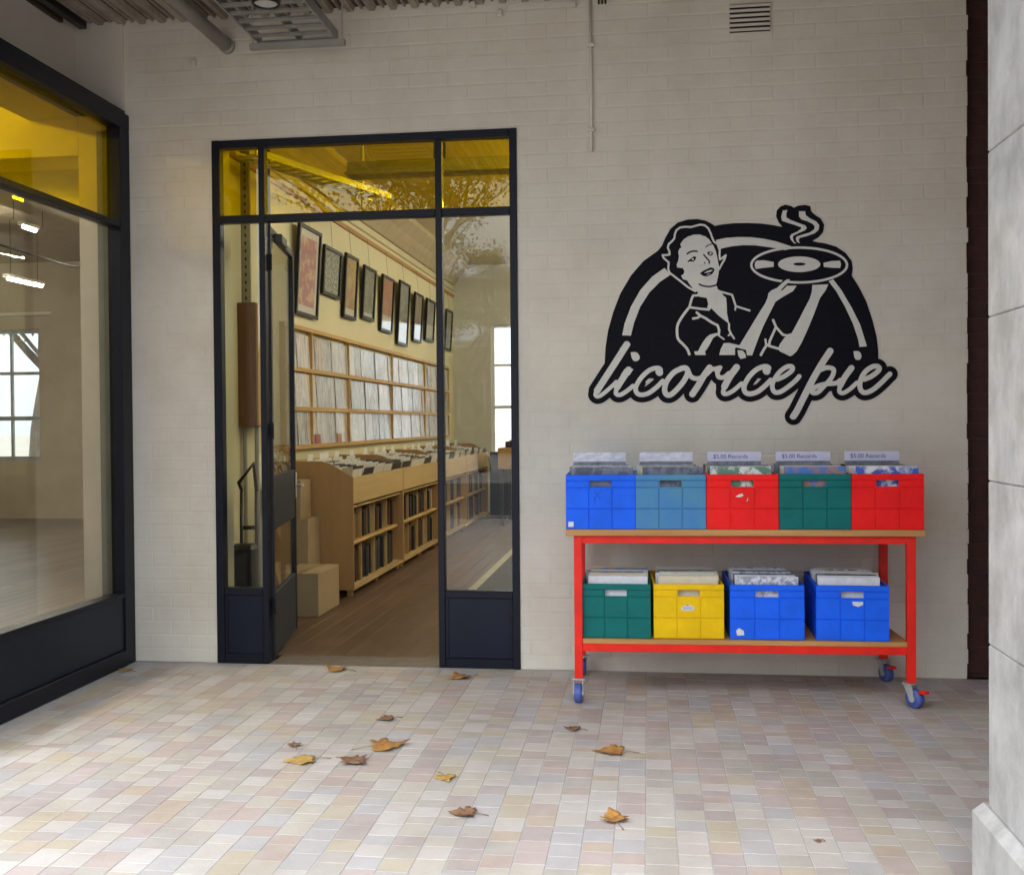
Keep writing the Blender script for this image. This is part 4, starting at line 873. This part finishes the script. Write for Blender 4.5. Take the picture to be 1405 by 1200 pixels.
MB().tube([(-.055, .16, 1.0), (-.055, .04, 1.06), (.055, .04, 1.20), (.055, .16, 1.0)], .014, 8).build('handle', BLACK, ht, smooth=True)
for z in (.35, .70): MB().box(-.055, .055, .115+z*.06, .13+z*.06, z, z+.03, .003).build('cross_bar', BLACK, ht)
MB().box(-.12, .12, -.16, .10, .004, .014, .003).build('toe_plate', BLACK, ht)
bag = tag(MB().box(-.10, .09, -.12, .07, .0, .60, .03).build('black_basket', BLACK, None, (_h[0], 1.13, .0155), (0, 0, R(12))), 'black basket standing on the hand truck toe plate', 'basket')
# services below the shop ceiling
duct = tag(empty('service_duct', (-.2, 2.6, 3.60)), 'long duct hung across the shop below its ceiling', 'duct')
MB().box(-2.35, 3.2, -.07, .07, 0, .13, .01).build('body', GREYP, duct); MB().tube([(-2.35, -.12, .02), (3.2, -.12, .02)], .02, 8).build('conduit', GREYP, duct)
for xx in (-1.55, .5, 2.2): MB().box(xx-.05, xx+.05, -.02, .02, .1305, SH-3.6-.002).build('hanger', BLACK, duct)
ld = tag(empty('ladder_tray', (-2.75, 2.0, 3.50), R(-20)), 'ladder cable tray sloping across the shop ceiling corner', 'cable tray')
for s in (-1, 1): MB().box(-.008+.1*s, .008+.1*s, -.7, 1.1, 0, .05).build('side_rail', GALV, ld)
for k in range(14): MB().box(-.091, .091, -.66+k*.125, -.61+k*.125, .008, .02).build('rung', GALV, ld)
for y in (-.5, .8): MB().box(-.012, .012, y, y+.02, .0205, SH-3.5-.003).build('hanger', GALV, ld)
# far end: dark panel, counter with a turntable
tag(MB().box(-2.50, -2.20, 10.35, 10.50, 0, 1.02, .01).build('dark_panel', NAVYP), 'dark upright board at the far end of the browsers', 'board')
cn = tag(empty('shop_counter', (-1.85, 9.3, 0)), 'wooden counter with open base near the back window', 'counter')
MB().box(-.3, .5, -.5, .5, .82, 1.12, .004).build('top_case', SHELFT, cn)
for (xx, yy) in ((-.28, -.48), (-.28, .43), (.43, -.48), (.43, .43)): MB().box(xx, xx+.05, yy, yy+.05, 0, .8195).build('leg', BLACK, cn)
tt = tag(empty('turntable', (-1.85, 9.2, 1.1205)), 'black turntable on the wooden counter', 'turntable')
MB().box(-.22, .2, -.18, .18, 0, .09, .006).build('plinth', BLACK, tt); MB().tube([(-.03, 0, .0905), (-.03, 0, .11)], .15, 24).build('platter', GALV, tt)
# dark floor strip with a pale border, seen through the right sidelight
flooring = tag(empty('floor_strip', (-.98, 4.4, .001)), 'dark flat floor strip with a pale border inside the right sidelight', 'flooring')
MB().box(-.62+.075, .5, -2.2, 2.2, 0, .006, .002).build('field', mat('dark_floor_strip', (.06, .06, .065), .9, bump=.3), flooring); MB().box(-.62, -.546, -2.2, 2.2, 0, .007, .002).build('border', mat('pale_strip_border', (.50, .47, .36), .9, bump=.3), flooring)

# shop battens, added for light above and right of the doorway; side room below
def batten(loc, rz, L, m, label, grp):
    e = tag(empty('ceiling_batten', loc, rz), label, 'light', grp)
    MB().box(-.04, .04, -L/2, L/2, .022, .06, .004).build('body', WHITE, e)
    MB().tube([(0, -L/2+.03, .003), (0, L/2-.03, .003)], .016, 10).build('tube', m, e, smooth=True)
    for s in (-1, 1): MB().box(-.012, .012, s*(L/2-.025)-.01, s*(L/2-.025)+.01, -.016, .0215).build('lamp_holder', WHITE, e)
    return e
for i, y in enumerate((1.6, 4.2, 6.8, 9.4)):
    for xx in (-.35, 1.8): 
        b_ = batten((xx, y, SH-.36), 0, 1.5, TUBE, 'added fluorescent batten hung below the ceiling to light the record shop', 'battens added to light the record shop')
        for s in (-.5, .5): MB().tube([(0, s, .0605), (0, s, .359)], .004, 5).build('hanger', WHITE, b_)

# ------------------------------------------------------------------ side room behind the left shopfront
LX0, LX1, LY0, LY1 = -12.2, -3.568, -1.95, 9.7
lf = bpy.data.objects.new('side_room_floor', None); COL.objects.link(lf); tag(lf, kind='structure')
bx('subfloor', BLACK, lf, LX0, CX-.09, LY0, LY1, -.05, -.012)
LPK = [wood('grey_floor_board_%d' % i, c, tuple(a*.7 for a in c), 'y', .3, 8, .06) for i, c in enumerate([(.20, .16, .125), (.17, .135, .105), (.235, .19, .15)])]
x = LX0+.01; pc2 = {}; rg = random.Random(8)
while x < CX-.09-.135:
    y = LY0+.01; lim = LY1
    while y < lim-.1:
        L = rg.choice([3.0, 3.9, 4.8]); L = min(L, lim-y); ci = rg.randrange(3); k = (round(L, 3), ci)
        if x > LX1-.135 and y+L > -.01: L = min(L, -.01-y); k = (round(L, 3), ci)
        if L < .1: break
        if k not in pc2: pc2[k] = MB().box(0, .133, 0, L-.002, -.012, 0, .0012).mesh('floor_board', LPK[ci])
        put('floor_board', pc2[k], lf, (x, y, 0)); y += L
        if x > LX1-.135 and y > -.05: break
    x += .135
tag(bx('side_room_ceiling', LCEIL, None, LX0, -3.905, LY0, LY1, SH, SH+.12), kind='structure')
lint = tag(empty('cut_opening_lintel', (-7.8, .17, 3.2)), 'rendered wall above the wide opening inside the side room', 'wall')
MB().box(-4.4, 4.228, -.17, .17, 0, SH-3.2-.001).build('render', PAINT, lint)
MB().box(4.0, 4.32, -.235, -.1705, -2.75, 0.0).build('jamb_plaster', mat('olive_grey_plaster', (.24, .25, .20), .8), lint) if False else None
tag(bx('jamb_strip', mat('olive_grey_plaster', (.23, .24, .20), .8), None, -3.42, CX-.093, -.05, -.0015, 0, 3.334), 'olive grey jamb strip behind the side shopfront corner post', 'jamb')
fw = tag(empty('side_room_far_wall', (0, LY1, 0)), 'brownish far wall of the empty side room with a tall sash window', 'wall')
AX0, AX1, AZ0, AZ1 = -11.2, -9.72, .92, 3.05
for a in ((LX0, AX0, 0, SH), (AX1, LX1, 0, SH), (AX0, AX1, 0, AZ0), (AX0, AX1, AZ1, SH)): MB().box(a[0], a[1], 0, .2, a[2], a[3]-.001).build('plaster', LROOM, fw)
sw3 = tag(empty('side_room_window', (AX0, LY1+.1, AZ0)), 'white sash window lighting the empty side room', 'window'); ww, wh = AX1-AX0, AZ1-AZ0
FRW = mat('pale_blue_sash', (.42, .46, .48), .5)
for a in ((0, .06, 0, wh), (ww-.06, ww, 0, wh), (.0605, ww-.0605, 0, .08), (.0605, ww-.0605, wh-.06, wh), (.0605, ww-.0605, .66, .73), (.0605, ww-.0605, 1.40, 1.45), (ww*.62, ww*.62+.04, .7305, 1.3995), (ww*.62, ww*.62+.04, 1.4505, wh-.0605), (ww*.62, ww*.62+.04, .0805, .6595)): MB().box(a[0], a[1], -.02, .03, a[2], a[3], .003).build('sash_bar', FRW, sw3)
MB().box(.0605, ww-.0605, .004, .009, .081, wh-.061).build('pane', GLASS, sw3)
tag(bx('side_room_left_wall', LROOM, None, LX0-.2, LX0-.001, LY0, LY1+.2, 0, SH-.001), 'far left plaster wall of the empty side room', 'wall')
tag(bx('side_room_street_wall', LROOM, None, LX0-.2, CX-.001, LY0-.2, LY0-.006, 0, SH-.001), 'plaster street wall closing the empty side room', 'wall')
for i, (pa, pb, z) in enumerate((((18, 381), (48, 394), 3.35), ((30, 310), (48, 318), 3.85))):
    a = hit(*pa, 'z', z); b = hit(*pb, 'z', z); c = (a+b)/2
    e = batten((c[0], c[1], z), 0, float(np.linalg.norm(b-a))*.9, TUBEL, ('lit batten hanging lower in the side room', 'lit batten close to the side room ceiling')[i], 'lit battens in the side room')
    for s in (-.3, .3): MB().tube([(0, s, .0605), (0, s, SH-z-.001)], .004, 5).build('hanger', BLACK, e)
for y in (-1.0, 1.6): batten((-5.6 if y > 0 else -6.2, y, SH-.07), 0, 1.5, TUBEL, 'added batten fixed flat to the ceiling to brighten the side room', 'flat battens added to brighten the side room')  # extra battens added to lift the light behind the amber panes
cb = [hit(px, py, 'y', 6.0) for px, py in ((-60, 318), (0, 336), (50, 351), (80, 360), (100, 366), (116, 365))]
tag(MB().tube(cb, .014, 6).build('sagging_cable', BLACK), 'dark cable sagging across the side room', 'cable')
pp = [hit(-60, 441, 'y', 9.66), hit(70, 430, 'y', 9.66)]
tag(MB().tube([(pp[0][0], 9.66, pp[1][2]), (pp[1][0], 9.66, pp[1][2])], .03, 8).build('wall_pipe', WHITE), 'pale pipe above the side room window', 'pipe')

# ------------------------------------------------------------------ street behind the camera: plane trees and a brick building (seen in the glass)
BARK = mat('tree_bark', (.16, .13, .10), .9, var=.25, scale=6, bump=.4)
LV = [mat('autumn_foliage_%d' % i, c, .7, var=.2, scale=20) for i, c in enumerate([(.16, .125, .02), (.22, .14, .03), (.11, .10, .02)])]
def tree(name, loc, h, seed, nleaf, label, spread=1.):
    rg = random.Random(seed); e = tag(empty(name, loc), label, 'tree', 'street trees opposite the shop'); tb = MB(); tips = []
    def grow(p, d, L, r, lev):
        pts = [p]; q = p
        for s in range(4):
            d = (d+Vector((rg.uniform(-.16, .16), rg.uniform(-.16, .16), rg.uniform(-.03, .1)))).normalized(); q = q+d*(L/4); pts.append(q)
        tb.tube(pts, [r*(1-.11*s) for s in range(5)], 6 if lev < 2 else (4 if lev < 4 else 3))
        if lev >= 3: tips.extend(pts[1:])
        if lev < 5:
            for k in range(rg.choice((2, 3, 3)) if lev else 5):
                a = rg.uniform(0, 6.28); t = rg.uniform(.45, .9) if lev else rg.uniform(.35, .75)
                nd = (d*t+Vector((math.cos(a)*spread, math.sin(a)*spread, rg.uniform(-.05, .4)))*(1-t*.4)).normalized()
                grow(pts[rg.choice((2, 3, 4))] if lev else pts[rg.choice((3, 4))], nd, L*rg.uniform(.6, .8), r*.52, lev+1)
    grow(Vector((0, 0, 0)), Vector((.03, 0, 1)), h*.36, h*.026, 0)
    tb.build('trunk', BARK, e, smooth=True)
    lb = MB()
    for k in range(nleaf):
        c = rg.choice(tips)+Vector((rg.gauss(0, .16), rg.gauss(0, .16), rg.gauss(0, .15))); s = rg.uniform(.028, .06)
        u = Vector((rg.gauss(0, 1), rg.gauss(0, 1), rg.gauss(0, 1))).normalized(); w = u.orthogonal().normalized()
        lb.add([c-u*s, c+w*s*.7, c+u*s, c-w*s*.7], [(0, 1, 2, 3)], rg.randrange(3))
    me = bpy.data.meshes.new('crown'); me.from_pydata(lb.v, [], lb.f)
    for m_ in LV: me.materials.append(m_)
    me.polygons.foreach_set('material_index', lb.m); put('crown', me, e)
tree('plane_tree', (-5.2, -17.5, -.03), 11, 4, 7000, 'half bare autumn plane tree on the far footpath, reflected in the entrance glass')
tree('plane_tree', (4.8, -21.5, -.03), 12, 9, 9000, 'taller autumn plane tree standing before the brick terrace')
tree('street_tree', (-5.0, -26, -.03), 8.5, 31, 26000, 'dense low ochre tree standing behind the half bare plane tree')
tree('garden_tree', (-14.5, 17.5, -.03), 8, 14, 16000, 'bushy garden tree outside the side room window')
tb_ = tag(empty('brick_terrace', (-2, -46, -.03)), 'long brick building across the street with sash windows', 'building')
RB = mat('street_brick', (.22, .12, .08), .85, var=.2, scale=8)
MB().box(-22, 22, -6, 0, 0, 5.2).build('wall', RB, tb_); MB().box(-22.2, 22.2, -6.2, .25, 5.21, 5.6, .03).build('parapet', CONC, tb_)
for k in range(10):
    w_ = MB().box(-20+k*4.2, -18.6+k*4.2, .002, .05, 1.2, 3.6, .01).build('window', WHITE, tb_); MB().box(-19.92+k*4.2, -18.68+k*4.2, .051, .06, 1.3, 3.5).build('pane', NAVYP, w_)
